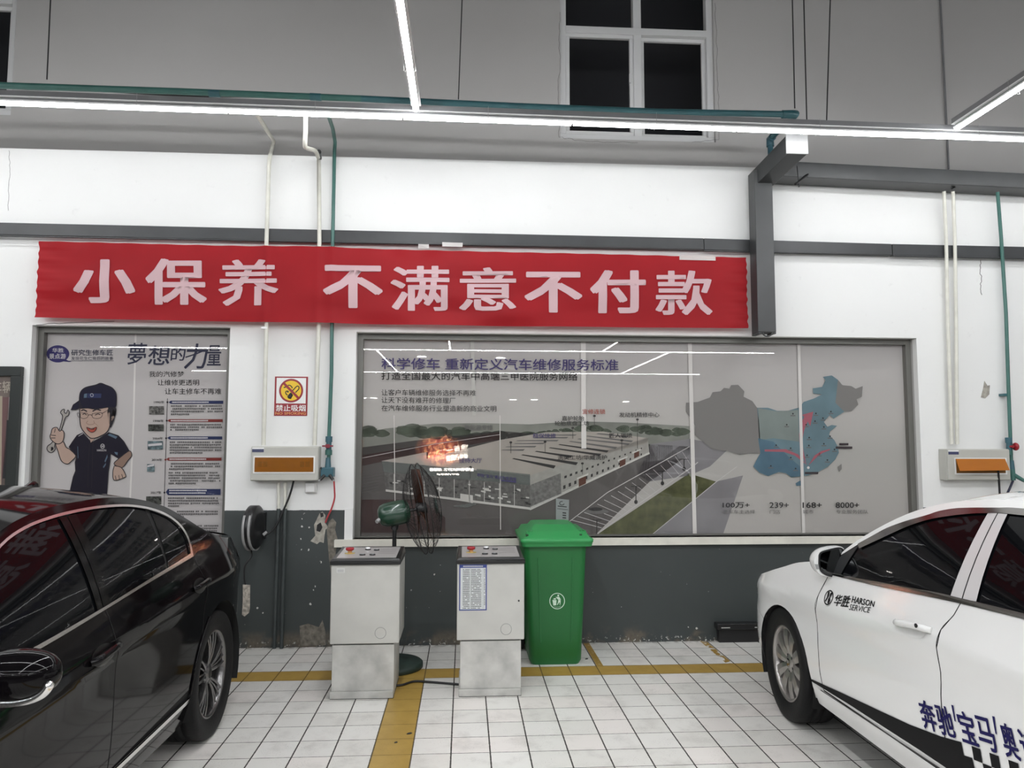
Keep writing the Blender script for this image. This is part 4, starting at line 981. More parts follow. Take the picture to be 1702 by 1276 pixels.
put_text(mb, '奔驰“宝马”奥迪专修连锁', quadfn((793, 786), (858, 793.5), (793, 791.5), (858, 800), d), K['navy'], .01); poly(mb, [(833, 797), (858, 800), (858, 802), (833, 799)], d, K['navy'])
part(mb, 'callouts', root)
d = pr.layer(); mb = MB()
for s, a, c, s2, c2 in (('100万+', 1201, 1246, '豪车车主选择', 1255), ('239+', 1279, 1311, '门店', 1297), ('168+', 1334, 1366, '城市', 1352), ('8000+', 1389, 1428, '专业服务团队', 1443)):
    put_text(mb, s, rectfn(a, 834.5, c, 844, d), K['black'], .016); put_text(mb, s2, rectfn(a + .5, 847, c2, 853.5, d), K['grey'], 0)
part(mb, 'figures', root)

# ------------------------------------------------ left film
root = thing('printed_film', 'narrow grey printed film with cartoon mechanic and dated timeline, in the left window', 'window film', (-2.155, .135, .845))
fm = film_mat('narrow_film_print', [(0, (.475, .468, .475)), (.5, (.48, .473, .475)), (1, (.47, .463, .465))], .84, 2.44, .05)
mb = MB().add([(-2.865, .1355, .845), (-1.445, .1355, .845), (-1.445, .1355, 2.44), (-2.865, .1355, 2.44)], [(0, 1, 2, 3)], fm); part(mb, 'film', root)
pr = Print(root)
c4 = lambda x, y: (60 + x / 3.647, 540 + y / 3.647)
d = pr.layer(); mb = MB(); stroke(mb, [(225.5, 552), (222, 700), (216, 835), (213, 890)], 3, d, LB); part(mb, 'sheet_joint', root)
K['bubble'] = ink('bubble', (.045, .04, .15)); K['pale'] = ink('paletext', (.52, .52, .54)); K['slate'] = ink('slate', (.05, .055, .09)); K['ink'] = ink('inkline', (.03, .028, .035)); K['skin'] = ink('skin', (.40, .30, .25)); K['skin2'] = ink('skindark', (.29, .20, .16)); K['navycloth'] = ink('navycloth', (.016, .014, .026)); K['navycap'] = ink('navycap', (.016, .015, .034)); K['blue'] = ink('bluepatch', (.11, .17, .24)); K['steel'] = ink('steel', (.31, .30, .28)); K['white'] = ink('white', (.6, .6, .6))
K['barblue'] = ink('barblue', (.035, .048, .125)); K['barred'] = ink('barred', (.22, .045, .04)); K['micro'] = ink('micro', (.15, .15, .15))
art('logo_bubble', [([c4(*q) for q in ellipse(132, 175, 69, 52, 36)], 'bubble'), ([c4(*q) for q in [(150, 218), (200, 224), (215, 222), (190, 214), (175, 205)]], 'bubble')])
d = pr.layer(); mb = MB()
put_text(mb, '华胜', rectfn(*c4(98, 140), *c4(168, 166), d), K['pale'], .012); put_text(mb, '景点游', rectfn(*c4(79, 173), *c4(180, 205), d), K['pale'], .012)
part(mb, 'logo_text', root)
d = pr.layer(); mb = MB()
put_text(mb, '研究生修车匠', rectfn(*c4(213, 149), *c4(466, 185), d), K['slate'], .014); put_text(mb, '发现花生仁背后的故事', rectfn(*c4(212, 191), *c4(467, 213), d), K['slate'], 0); stroke(mb, [c4(200, 218), c4(470, 217)], .6, d, K['slate'])
for s, a, b, c, e, sh in (('夢', 556, 108, 668, 240, -.12), ('想', 680, 125, 812, 242, -.1), ('的', 818, 132, 905, 216, -.1), ('力', 905, 112, 1038, 266, -.15), ('量', 1038, 122, 1122, 246, -.08)):
    put_text(mb, s, rectfn(*c4(a, b), *c4(c, e), d), K['slate'], .012, -sh)
stroke(mb, [c4(905, 196), c4(960, 178), c4(1030, 150)], 2.2, d, K['slate'])
for s, a, b, c, e in (('我的汽修梦', 685, 280, 897, 315), ('让维修更透明', 735, 331, 988, 366), ('让车主修车不再难', 780, 383, 1122, 420)): put_text(mb, s, rectfn(*c4(a, b), *c4(c, e), d), K['black'], .002)
part(mb, 'headline', root)
# timeline
c5 = lambda x, y: (230 + x / 6.38, 640 + y / 6.38)
d = pr.layer(); mb = MB(); stroke(mb, [c5(308, 140), c5(272, 1280), c5(262, 1590)], .8, d, K['ink'])
for lab, x0, y0, x1, bar, bx0, by0, bx1, by1, dot in (('1993年', 165, 165, 275, 'barblue', 335, 164, 900, 197, (308, 180)), ('1998年', 157, 363, 268, 'barred', 322, 360, 893, 390, (301, 376)), ('2004年', 150, 549, 260, 'barblue', 320, 543, 889, 575, (294, 562)), ('2014年', 140, 776, 252, 'barred', 308, 768, 881, 800, (287, 790)), ('2017年', 130, 1123, 243, 'barblue', 305, 1100, 872, 1165, (277, 1138))):
    put_text(mb, lab, rectfn(*c5(x0, y0), *c5(x1, y0 + 29), d), K['black'], .008)
    poly(mb, [c5(bx0 - 14, (by0 + by1) / 2), c5(bx0 + 8, by0), c5(bx1, by0), c5(bx1, by1), c5(bx0 + 8, by1)], d, K[bar]); poly(mb, ellipse(*c5(*dot), 1.6, 1.6, 12), d + .0001, K['barred'] if bar == 'barred' and dot[1] > 700 else K['ink'])
    q = bx0 + 22; rr = random.Random(int(y0))
    for row in range(2 if by1 - by0 > 50 else 1):
        x = q
        while x < bx0 + (bx1 - bx0) * .72:
            wq = 8 + rr.random() * 7; yy0 = by0 + 9 + row * 27; poly(mb, [c5(x, yy0), c5(x + wq, yy0), c5(x + wq, yy0 + 14), c5(x, yy0 + 14)], d + .0002, K['pale']); x += wq + 3
part(mb, 'timeline', root)
d = pr.layer(); mb = MB(); rr = random.Random(11)
for y0, n, x0, step, first in ((212, 4, 345, 29, 1), (410, 3, 338, 27, 0), (596, 5, 332, 28, 0), (824, 3, 326, 28, 0), (920, 5, 320, 28, 0), (1188, 4, 314, 28, 0), (1330, 3, 306, 28, 0), (1482, 4, 302, 27, 0)):
    for r_ in range(n):
        x = x0; end = 895 - (y0 / 12) * .5 if r_ < n - 1 else x0 + 100 + rr.random() * 250
        while x < end:
            wq = 9 + rr.random() * 9; hh = 15 + rr.random() * 4; y = y0 + r_ * step
            if rr.random() > .08: poly(mb, [c5(x, y), c5(x + wq, y), c5(x + wq, y + hh), c5(x, y + hh)], d, K['micro'])
            x += wq + 4.5
part(mb, 'small_print', root)
d = pr.layer(); mb = MB(); KP = [ink('photo_a', (.13, .13, .125), 0, .8, 60), ink('photo_b', (.06, .065, .06), 0, .9, 50), ink('photo_c', (.14, .20, .22), 0, .7, 40)]
for (a, b, c, e), m in (((113, 222, 272, 310), 0), ((105, 415, 268, 487), 1), ((98, 592, 261, 682), 2), ((92, 836, 172, 917), 2), ((82, 1178, 243, 1265), 1)): poly(mb, [c5(a, b), c5(c, b), c5(c, e), c5(a, e)], d, KP[m])
for (a, b, c, e) in ((104, 625, 250, 648), (95, 850, 168, 868)): poly(mb, [c5(a, b), c5(c, b - 15), c5(c, e - 12), c5(a, e)], d + .0002, K['pale'])
part(mb, 'small_photos', root)
# cartoon mechanic
c8 = lambda x, y: (60 + x / 6.078, 620 + y / 6.078)
def shape(pts, fill, lw=1.3, outline=True, sm=True):
    global d, mb
    q = [c8(*p) for p in pts]
    if sm:
        closed = q + [q[0]]; qq = smooth_path([Vector((a, b, 0)) for a, b in closed], 4)[:-1]; q = [(v.x, v.y) for v in qq]
    poly(mb, q, d, K[fill])
    if outline: stroke(mb, q, lw, d + .0004, K['ink'], True)
def ln(pts, wd=1.0, m='ink'):
    q = smooth_path([Vector((*c8(*p), 0)) for p in pts], 4); stroke(mb, [(v.x, v.y) for v in q], wd, d + .0005, K[m])
d = pr.layer(); mb = MB()
shape([(335, 765), (400, 832), (355, 890), (312, 918), (255, 885), (222, 790), (200, 715), (270, 690), (300, 745)], 'skin'); shape([(835, 862), (940, 785), (966, 832), (930, 880), (868, 955), (800, 930), (790, 905)], 'skin2')
shape([(240, 560), (268, 440), (247, 400), (262, 372), (285, 365), (284, 395), (306, 405), (320, 372), (334, 395), (325, 430), (296, 450), (255, 570), (190, 720), (192, 770), (150, 803), (112, 775), (118, 735), (165, 695)], 'steel')
shape([(128 + 22, 775), (152, 745), (176, 752), (170, 780), (148, 784)], 'ink', outline=False)
d = pr.layer()
shape([(150, 610), (165, 560), (210, 548), (236, 585), (262, 575), (284, 610), (268, 690), (215, 715), (160, 680), (140, 640)], 'skin'); ln([(150, 625), (200, 630)]); ln([(150, 655), (195, 655)]); ln([(195, 560), (185, 600)])
shape([(790, 935), (862, 955), (905, 1030), (890, 1055), (790, 1082), (775, 1000)], 'skin'); ln([(800, 1035), (808, 1078)]); ln([(835, 1030), (842, 1072)]); ln([(865, 1020), (876, 1058)])
shape([(470, 603), (415, 628), (370, 690), (333, 745), (400, 830), (412, 832), (395, 900), (400, 985), (375, 1050), (338, 1200), (715, 1230), (728, 1000), (745, 890), (752, 810), (830, 860), (940, 782), (885, 690), (830, 632), (735, 600), (640, 660), (560, 700)], 'navycloth', 1.6, True, False)
d = pr.layer()
shape([(720, 625), (745, 608), (822, 640), (805, 665)], 'blue', .6, True, False); shape([(425, 635), (470, 605), (478, 612), (430, 640)], 'pale', .5, True, False); shape([(690, 890), (720, 820), (722, 850), (700, 900)], 'blue', outline=False, sm=False); shape([(676, 945), (705, 905), (705, 925), (682, 960)], 'blue', outline=False, sm=False); shape([(790, 795), (825, 800), (822, 830), (800, 815)], 'blue', outline=False, sm=False)
ln([(540, 710), (528, 900), (522, 1150)], .8); ln([(575, 690), (568, 900), (560, 1170)], .8); ln([(420, 740), (424, 860)], .9, 'blue')
put_text(mb, 'HARSON', rectfn(*c8(615, 768), *c8(708, 790), d + .0006), K['pale'], .01); stroke(mb, [c8(*q) for q in ellipse(671, 738, 19, 22, 20)], .8, d + .0006, K['pale'], True); ln([(664, 728), (664, 750)], .8, 'pale'); ln([(680, 726), (678, 748)], .8, 'pale'); ln([(664, 740), (679, 736)], .8, 'pale')
shape([(540, 655), (600, 655), (552, 705)], 'skin', .8, True, False)
d = pr.layer()
shape([(730, 340), (800, 330), (800, 430), (770, 520), (745, 545), (720, 400)], 'ink', outline=False)
shape([(442, 350), (440, 440), (452, 540), (490, 600), (540, 650), (580, 658), (640, 640), (715, 595), (748, 520), (755, 430), (745, 370), (700, 330), (560, 330)], 'skin', 1.6)
shape([(752, 380), (790, 342), (808, 370), (795, 440), (765, 485), (748, 450)], 'skin', 1.1)
d = pr.layer()
shape([(443, 358), (436, 270), (450, 190), (500, 145), (600, 120), (650, 102), (700, 118), (770, 150), (808, 210), (810, 300), (795, 345), (720, 345), (600, 362), (520, 352)], 'navycap', 1.6); shape([(352, 372), (375, 320), (436, 276), (462, 345), (400, 368)], 'navycap', 1.4, True, False)
d = pr.layer()
shape([(485, 210), (515, 204), (512, 248), (482, 250)], 'blue', outline=False, sm=False); shape([(520, 204), (660, 206), (656, 250), (518, 250)], 'barblue', outline=False, sm=False); stroke(mb, [c8(*q) for q in ellipse(563, 222, 15, 16, 16)], .7, d + .0006, K['pale'], True)
ln([(455, 380), (480, 370), (515, 388)], 2); ln([(570, 385), (610, 366), (655, 376)], 2)
ln([(470, 418), (490, 408), (510, 424)], 1.2); ln([(595, 424), (625, 410), (648, 420)], 1.2)
ln([(448, 400), (515, 405), (522, 440), (490, 458), (450, 448), (446, 410)], .7); ln([(565, 410), (660, 398), (662, 440), (620, 458), (572, 448), (565, 412)], .7); ln([(522, 428), (545, 418), (565, 430)], .7); ln([(660, 410), (720, 375)], .7); ln([(446, 410), (415, 402), (425, 440), (442, 445)], .7)
ln([(525, 480), (508, 505), (545, 520), (585, 510), (582, 480)], .8, 'skin2'); ln([(590, 500), (630, 540)], .6, 'skin2')
shape([(508, 545), (560, 560), (612, 545), (595, 585), (560, 598), (525, 578)], 'redbrown', .9); shape([(520, 552), (560, 566), (604, 552), (590, 570), (545, 572)], 'white', outline=False, sm=False)
part(mb, 'cartoon_mechanic', root)
# ================================================================== CONTROL CABINETS
def cabinet(label, ux0, ux1, lx0, lx1, zu, zt, zb, extras):
    yf, yb = -1.20, -.80
    root = thing('control_cabinet', label, 'control cabinet', ((lx0 + lx1) / 2, -1.0, 0))
    mb = MB().box(ux0, ux1, yf, yb, zu, zt, M_CAB); body = part(mb, 'upper_body', root, .006)
    mb = MB().box(lx0, lx1, yf + .012, yb - .01, .045, zu - .008, M_CABLOW); mb.box(lx0 + .006, lx1 - .006, yf + .02, yb - .02, zu - .008, zu, M_BLACKPL); part(mb, 'plinth', root, .003)
    mb = MB().box(lx0 - .008, lx1 - .002, yf - .004, yb, .004, .045, M_CABLOW); mb.box(lx0 - .006, lx1, yf, yb, 0, .004, M_BLACKPL); part(mb, 'base_strip', root, .003)
    zfr, zbk = zb - .006, zb + .006
    b = [(ux0 - .006, yf - .012, zt), (ux1 + .004, yf - .012, zt), (ux1 + .004, yb, zt), (ux0 - .006, yb, zt)]
    m_ = [(ux0 - .006, yf - .012, zt + .022), (ux1 + .004, yf - .012, zt + .022), (ux1 + .004, yb, zt + .022), (ux0 - .006, yb, zt + .022)]
    t = [(ux0 + .004, yf + .004, zt + .036), (ux1 - .006, yf + .004, zt + .036), (ux1 - .006, yb, zbk), (ux0 + .004, yb, zbk)]
    M_TRIM = mat('black_trim', (.012, .012, .012), .28)
    mb = MB().hexa(b, m_, M_TRIM); mb.hexa([(q[0], q[1], q[2] + .002) for q in m_], t, M_TRIM); part(mb, 'top_rim', root, .003)
    def top(u, v, k=0.0):                       # point on the sloping control panel
        x = ux0 + .028 + (ux1 - ux0 - .056) * u; y = yf + .026 + (yb - yf - .06) * v
        z0_, z1_ = zt + .036, zbk; f_ = (y - (yf + .004)) / (yb - yf - .004)
        return Vector((x, y, z0_ + (z1_ - z0_) * f_ + .0015 + k))
    mb = MB(); M_PANEL = mat('panel_plate', (.46, .44, .43), .3, .25)
    mb.hexa([top(0, 0, -.001), top(1, 0, -.001), top(1, 1, -.001), top(0, 1, -.001)], [top(0, 0), top(1, 0), top(1, 1), top(0, 1)], M_PANEL); plate = part(mb, 'control_panel', root)
    mb = MB()
    for r_ in range(4): 
        for k in range(1): a = top(.66, .78 - .14 * r_, .0006); b2 = top(.95, .81 - .14 * r_, .0006); mb.add([(a.x, a.y, a.z), (b2.x, a.y, a.z), (b2.x, b2.y, b2.z), (a.x, b2.y, b2.z)], [(0, 1, 2, 3)], mat('panel_lines', (.27, .25, .25), .4))
    subpart(mb, 'panel_printing', plate, root)
    c = top(.165, .42); M4 = Matrix.Translation(c)
    mb = MB().lathe([(.001, .0012), (.034, .0012), (.034, 0)], mat('estop_yellow', (.55, .42, .12), .4), M4, 20)
    mb.lathe([(.014, 0), (.014, .02)], mat('estop_collar', (.45, .25, .10), .4), M4, 16); bt = part(mb, 'emergency_stop', root)
    mb = MB().lathe([(.014, .016), (.025, .020), (.028, .030), (.024, .036), (.001, .038)], M_RED, M4, 20); subpart(mb, 'red_button', bt, root)
    for u, v, wh in ((.44, .74, True), (.405, .24, False), (.60, .68, False), (.575, .24, False)):
        M4 = Matrix.Translation(top(u, v)); mb = MB().lathe([(.019, 0), (.019, .006), (.015, .008)], M_BLACKPL, M4, 18)
        mb.lathe([(.015, .006), (.015, .016 if wh else .009), (.001, .018 if wh else .01)], mat('white_cap', (.85, .85, .85), .3) if wh else M_GREYPL, M4, 18); part(mb, 'push_button', root)
    # knockout ring near the bottom of the door, small lock
    fx = ux0 + (ux1 - ux0) * .73; fz = zu + .065
    mb = MB().tube([Vector((fx + .034 * math.cos(a), yf - .0005, fz + .034 * math.sin(a))) for a in [i * PI / 16 for i in range(32)]], .0014, mat('scratch', (.25, .25, .24), .6), 5, close=True); part(mb, 'knockout', root)
    extras(root, ux0, ux1, yf, zu, zt)
    return root
def ex_left(root, x0, x1, yf, zu, zt):
    mb = MB().box(x0 + .035, x0 + .085, yf - .001, yf, zt - .048, zt - .02, mat('sticker_grey', (.58, .58, .56), .4))
    for r_ in range(2): mb.box(x0 + .040, x0 + .078, yf - .0015, yf - .001, zt - .034 - .009 * r_, zt - .030 - .009 * r_, M_GREYPL)
    part(mb, 'sticker', root)
def ex_right(root, x0, x1, yf, zu, zt):
    a, zt_ = XZ(763.5, 938, 1.2); b, zb_ = XZ(809, 1014, 1.2); M_TB = mat('table_blue', (.035, .055, .22), .4)
    mb = MB().box(a, b, yf - .001, yf, zb_, zt_, M_TB); st = part(mb, 'notice_sheet', root); st['label'] = 'blue bordered notice sheet'
    mb = MB(); w, h = b - a, zt_ - zb_; mb.box(a + .04 * w, a + .96 * w, yf - .0016, yf - .001, zb_ + .025 * h, zb_ + .925 * h, mat('sheet_white', (.60, .62, .62), .45)); rr = random.Random(2)
    for r_ in range(24):
        z = zb_ + h * (.90 - .0365 * r_)
        for c0, c1 in ((.13, .38), (.43, .80), (.90, .95)):
            x = c0
            while x < c1 - .01:
                q = .02 + rr.random() * .03
                if rr.random() > .12: mb.box(a + x * w, a + min(c1, x + q) * w, yf - .0021, yf - .0016, z - .016 * h, z, K['micro'] if r_ > 2 else K['grey'])
                x += q + .008
        mb.box(a + .08 * w, a + .96 * w, yf - .0019, yf - .0016, z - .026 * h, z - .0235 * h, M_GREYPL)
    for c0 in (.405, .86): mb.box(a + c0 * w, a + (c0 + .008) * w, yf - .0019, yf - .0016, zb_ + .03 * h, zb_ + .92 * h, M_GREYPL)
    x = .14
    while x < .86: mb.box(a + x * w, a + (x + .038) * w, yf - .0016, yf - .001, zb_ + .945 * h, zb_ + .975 * h, K['pale']); x += .052
    subpart(mb, 'table', st, root)
    mb = MB().tube([Vector((x1 - .035, yf - .004, zu + .24)), Vector((x1 - .035, yf, zu + .24))], .006, M_BLACKPL, 8); part(mb, 'lock', root)
cabinet('left grey control cabinet with a tiny sticker, in front of the fan', -.366, .060, -.352, .030, .332, .816, .868, ex_left)
cabinet('right grey control cabinet with blue bordered notice sheet beside the green bin', .418, .842, .440, .822, .344, .816, .868, ex_right)
o = MB().tube(smooth_path([Vector((.03, -.98, .008)), Vector((.07, -.965, .008)), Vector((.14, -.90, .008)), Vector((.24, -.92, .008)), Vector((.34, -.95, .008)), Vector((.435, -.98, .008))], 8), .0075, M_CABLE, 8).build('power_cable')
tag(o, 'black cable on the floor tiles between the two control cabinets', 'cable')

# ================================================================== GREEN BIN
root = thing('wheelie_bin', 'green plastic wheelie bin with a closed lid and white litter sign', 'bin', (1.12, -.35, 0))
def rrect(x0, x1, y0, y1, z, r, n=5):
    out = []
    for cx, cy, a0 in ((x1 - r, y1 - r, 0), (x0 + r, y1 - r, PI / 2), (x0 + r, y0 + r, PI), (x1 - r, y0 + r, 1.5 * PI)):
        out += [(cx + r * math.cos(a0 + k * PI / 2 / n), cy + r * math.sin(a0 + k * PI / 2 / n), z) for k in range(n + 1)]
    return out
def loft(mb, rings, m, smooth=True, cap=True):
    n = len(rings[0]); vs = [p for r in rings for p in r]; fs = []
    for i in range(len(rings) - 1):
        for k in range(n): fs.append((i * n + k, i * n + (k + 1) % n, (i + 1) * n + (k + 1) % n, (i + 1) * n + k))
    mb.add(vs, fs, m, smooth)
    if cap: mb.add(rings[0], [tuple(range(n - 1, -1, -1))], m); mb.add(rings[-1], [tuple(range(n))], m)
def bring(z):
    t = z / .84
    return rrect(.932 - .046 * t, 1.305 + .034 * t, -.568 - .05 * t, -.15 + .09 * t, z, .045)
mb = MB(); b0 = [(1.12 + (x - 1.12) * .93, -.36 + (y + .36) * .95, 0.0) for x, y, z in bring(0)]
loft(mb, [b0, bring(.03), bring(.3), bring(.6), bring(.80), bring(.84)], M_GREEN); part(mb, 'bin_body', root)
for xx in (1.02, 1.225):
    pass
mb = MB()
for t_ in (.22, .78):
    for z0_, z1_ in ((.16, .76),):
        fx = lambda z: (.932 - .046 * z / .84) + t_ * ((1.305 + .034 * z / .84) - (.932 - .046 * z / .84))
        fy = lambda z: -.568 - .05 * z / .84
        mb.hexa([(fx(z0_) - .006, fy(z0_) - .003, z0_), (fx(z0_) + .006, fy(z0_) - .003, z0_), (fx(z0_) + .006, fy(z0_) + .01, z0_), (fx(z0_) - .006, fy(z0_) + .01, z0_)], [(fx(z1_) - .006, fy(z1_) - .003, z1_), (fx(z1_) + .006, fy(z1_) - .003, z1_), (fx(z1_) + .006, fy(z1_) + .01, z1_), (fx(z1_) - .006, fy(z1_) + .01, z1_)], M_GREEN)
part(mb, 'rib', root, .002)
mb = MB(); lz = .842
loft(mb, [rrect(.872, 1.372, -.655, -.03, lz, .03), rrect(.866, 1.378, -.662, -.025, lz + .028, .03), rrect(.862, 1.382, -.665, -.022, lz + .03, .03), rrect(.862, 1.382, -.665, -.022, lz + .052, .03), rrect(.885, 1.362, -.640, -.03, lz + .060, .03), rrect(.905, 1.342, -.60, -.04, lz + .095, .04), rrect(.95, 1.30, -.50, -.06, lz + .10, .05), rrect(.975, 1.275, -.45, -.08, lz + .130, .05), rrect(1.0, 1.25, -.42, -.10, lz + .133, .05)], M_GREENLID)
lid = part(mb, 'lid', root)
for cx in (.93, 1.315):
    for k in range(4):
        mb = MB().tube([Vector((cx - .018 + .013 * k, -.60, lz + .066)), Vector((cx - .018 + .013 * k, -.61, lz + .085)), Vector((cx - .018 + .013 * k, -.56, lz + .100)), Vector((cx - .018 + .013 * k, -.50, lz + .098))], .0045, M_GREENLID, 6)
        subpart(mb, 'lid_rib', lid, root)
    mb = MB().box(cx - .03, cx - .012, -.625, -.56, lz + .058, lz + .084, mat('bin_gap', (.006, .05, .014), .6)); subpart(mb, 'grip_hollow', lid, root)
for cx, sx in ((.905, -1), (1.335, 1)):
    mb = MB().lathe([(.001, -.022), (.07, -.022), (.095, -.018), (.10, -.008), (.10, .008), (.095, .018), (.07, .022), (.001, .022)], M_BLACKRUB, Matrix.Translation((cx, -.115, .10)) @ Matrix.Rotation(PI / 2, 4, 'Y'), 28); part(mb, 'wheel', root)
mb = MB().tube([Vector((.9, -.115, .10)), Vector((1.34, -.115, .10))], .012, M_BLACKPL, 8); part(mb, 'axle', root)
# litter sign
M_LOGO = mat('logo_white', (.62, .78, .64), .4)
lc = P(926, 998.5, .605); 
def LP(px, py):
    q = P(px, py, .60); f_ = -.568 - .05 * q.z / .84
    return P(px, py, -(f_ - .0012))
lg = lambda x, y: LP(900 + x / 28.36, 975 + y / 28.36)
mb = MB(); n = 48; R0 = [(740 + 365 * math.cos(2 * PI * k / n), 670 + 385 * math.sin(2 * PI * k / n)) for k in range(n)]; R1 = [(740 + 330 * math.cos(2 * PI * k / n), 670 + 350 * math.sin(2 * PI * k / n)) for k in range(n)]
mb.add([lg(*q) for q in R0 + R1], [(k, (k + 1) % n, (k + 1) % n + n, k + n) for k in range(n)], M_LOGO)
for pts in ([(790 + 42 * math.cos(k * PI / 8), 410 + 46 * math.sin(k * PI / 8)) for k in range(16)], [(650, 480), (840, 470), (910, 590), (900, 610), (790, 610), (740, 560), (690, 500)], [(790, 620), (905, 620), (900, 720), (880, 850), (860, 850), (850, 730), (830, 730), (760, 860), (735, 850), (780, 720)], [(515, 620), (710, 625), (695, 870), (560, 875)], [(565, 600), (570, 550), (610, 530), (640, 550), (670, 525), (690, 560), (680, 600)]):
    mb.add([lg(*q) for q in pts], [tuple(range(len(pts)))], M_LOGO)
for k in range(7):
    a = PI * (.32 + .36 * k / 6); mb.add([lg(740 + 290 * math.cos(a + da) * 1, 670 + rr_ * math.sin(a + da)) for da, rr_ in ((-.03, 300), (.05, 300), (.05, 275), (-.03, 275))], [(0, 1, 2, 3)], M_LOGO)
part(mb, 'litter_sign', root)

# ================================================================== PEDESTAL FAN
fc = Vector((-.035, -.56, 0))
root = thing('pedestal_fan', 'dark green industrial pedestal fan with round wire cage, behind the left control cabinet', 'fan', fc)
M_BASE = mat('fan_base_paint', (.018, .034, .028), .5, var=.4, vscale=14)
mb = MB().lathe([(.001, 0), (.205, 0), (.212, .006), (.212, .032), (.20, .042), (.08, .058), (.035, .075), (.001, .076)], M_BASE, Matrix.Translation(fc), 40); part(mb, 'base', root)
mb = MB().tube([fc + Vector((0, 0, .07)), fc + Vector((0, 0, .62))], .022, M_BASE, 12); mb.tube([fc + Vector((0, 0, .60)), fc + Vector((0, 0, .99))], .015, M_BLACKPL, 12); part(mb, 'pole', root)
axis = Vector((math.cos(math.radians(12)), math.sin(math.radians(12)), .16)).normalized(); zz = Vector((0, 0, 1)); s1 = zz.cross(axis).normalized(); s2 = axis.cross(s1)
mc = fc + Vector((.015, 0, 1.075))
def FM(w): return Matrix(((s1.x, s2.x, axis.x, 0), (s1.y, s2.y, axis.y, 0), (s1.z, s2.z, axis.z, 0), (0, 0, 0, 1)))
mc = mc + axis * -.01; M4 = Matrix.Translation(mc) @ FM(0)
mb = MB().tube([fc + Vector((0, 0, .96)), mc + Vector((0, 0, -.07))], .026, M_BLACKPL, 10); mb.tube([fc + Vector((0, -.04, .97)), fc + Vector((0, .04, .97))], .014, M_BLACKPL, 8); part(mb, 'neck', root)
mb = MB().lathe([(.001, -.125), (.045, -.122), (.07, -.105), (.083, -.07), (.087, -.02), (.087, .05), (.08, .085), (.05, .10), (.001, .102)], M_MOTOR, M4, 32); mot = part(mb, 'motor', root)
mb = MB().tube([mc - axis * .11 + Vector((0, -.055, -.02)), mc - axis * .125 + Vector((0, -.075, -.03))], .014, M_ENDPLATE, 10); subpart(mb, 'knob', mot, root)
cc = mc + axis * .185; R = .325
def ringpts(r, w, n=48): return [cc + axis * w + s1 * (r * math.cos(2 * PI * k / n)) + s2 * (r * math.sin(2 * PI * k / n)) for k in range(n)]
def guard(nm, w0, dome, wires):
    mb = MB(); mb.tube(ringpts(R, w0 * .1), .0042, M_WIRE, 6, close=True)
    for f_ in (.82, .6, .35): mb.tube(ringpts(R * f_, w0 * .1 + dome * (1 - f_ ** 2.2), 40), .0016, M_WIRE, 4, close=True)
    for k in range(wires):
        a = 2 * PI * k / wires; pts = []
        for i in range(9):
            f_ = 1 - .8 * i / 8; sw = a + .35 * (1 - f_)
            pts.append(cc + axis * (w0 * .1 + dome * (1 - f_ ** 2.6)) + s1 * (R * f_ * math.cos(sw)) + s2 * (R * f_ * math.sin(sw)))
        mb.tube(pts, .0012, M_WIRE, 4, cap=False)
    part(mb, nm, root)
guard('rear_guard', -.2, -.10, 52); guard('front_guard', .2, .115, 52)
mb = MB().lathe([(.001, .115), (.055, .113), (.06, .105), (.001, .104)], M_BASE, Matrix.Translation(cc) @ FM(0), 24); part(mb, 'badge', root)
mb = MB().lathe([(.001, .045), (.04, .04), (.045, -.03), (.001, -.04)], M_BLACKPL, Matrix.Translation(cc) @ FM(0), 20); mb.tube([mc + axis * .09, cc], .012, M_BLACKPL, 8); part(mb, 'hub', root)
for k in range(3):
    a0 = 2 * PI * k / 3 + 1.57; vs = []; fs = []; n = 8
    for i in range(n + 1):
        r_ = .04 + .255 * i / n; half = .18 + .38 * math.sin(PI * min(1, i / n * .8 + .12)); 
        for sgn in (-1, 1):
            aa = a0 + sgn * half * .9; w_ = sgn * (.032 - .012 * i / n)
            vs.append(cc + axis * w_ + s1 * (r_ * math.cos(aa)) + s2 * (r_ * math.sin(aa)))
    fs = [(2 * i, 2 * i + 1, 2 * i + 3, 2 * i + 2) for i in range(n)]
    mb = MB(); mb.add(vs, fs, M_COPPERWIRE, True); o = part(mb, 'blade', root); sm = o.modifiers.new('thickness', 'SOLIDIFY'); sm.thickness = .003
# black steel channel lying along the wall foot
x0 = XZ(1191, 1045, .06)[0]
root = thing('steel_channel', 'black steel channel lying at the foot of the wall beside the white car', 'steel channel', (x0 + .7, -.04, 0))
mb = MB().box(x0, x0 + 1.5, -.085, 0 - .002, .105, .15, M_BLACKPL); part(mb, 'top_flange', root, .004)
mb = MB().box(x0 + .02, x0 + 1.5, -.06, -.002, 0, .105, M_BLACKPL); part(mb, 'web', root, .003)
mb = MB()
for a, b in ((.03, .10), (.30, .40), (.52, .56)): mb.box(x0 + a, x0 + b, -.0862, -.085, .118, .124, M_CHIP)
part(mb, 'scratch', root)
fl = lambda px, py: (lambda r: CAM + r * (-CAM.z / r.z))(ray(px, py))
for px, py, r_ in ((680.5, 1219, .012), (975, 1095, .010), (658, 1234, .007)):
    c = fl(px, py); mb = MB().lathe([(.001, .005), (r_ * .6, .005), (r_, .001), (r_ * .9, 0)], M_BLACKPL, Matrix.Translation(c) @ Matrix.Rotation(.5, 4, 'Z') @ Matrix.Diagonal((1.5, .8, 1, 1)), 9); o = mb.build('grit')
    tag(o, {680.5: 'black crumb of dirt on the yellow tile column', 975: 'black crumb of dirt on the white tile right of the green bin', 658: 'tiny dark crumb near the left edge of the yellow tile column'}[px], 'dirt')
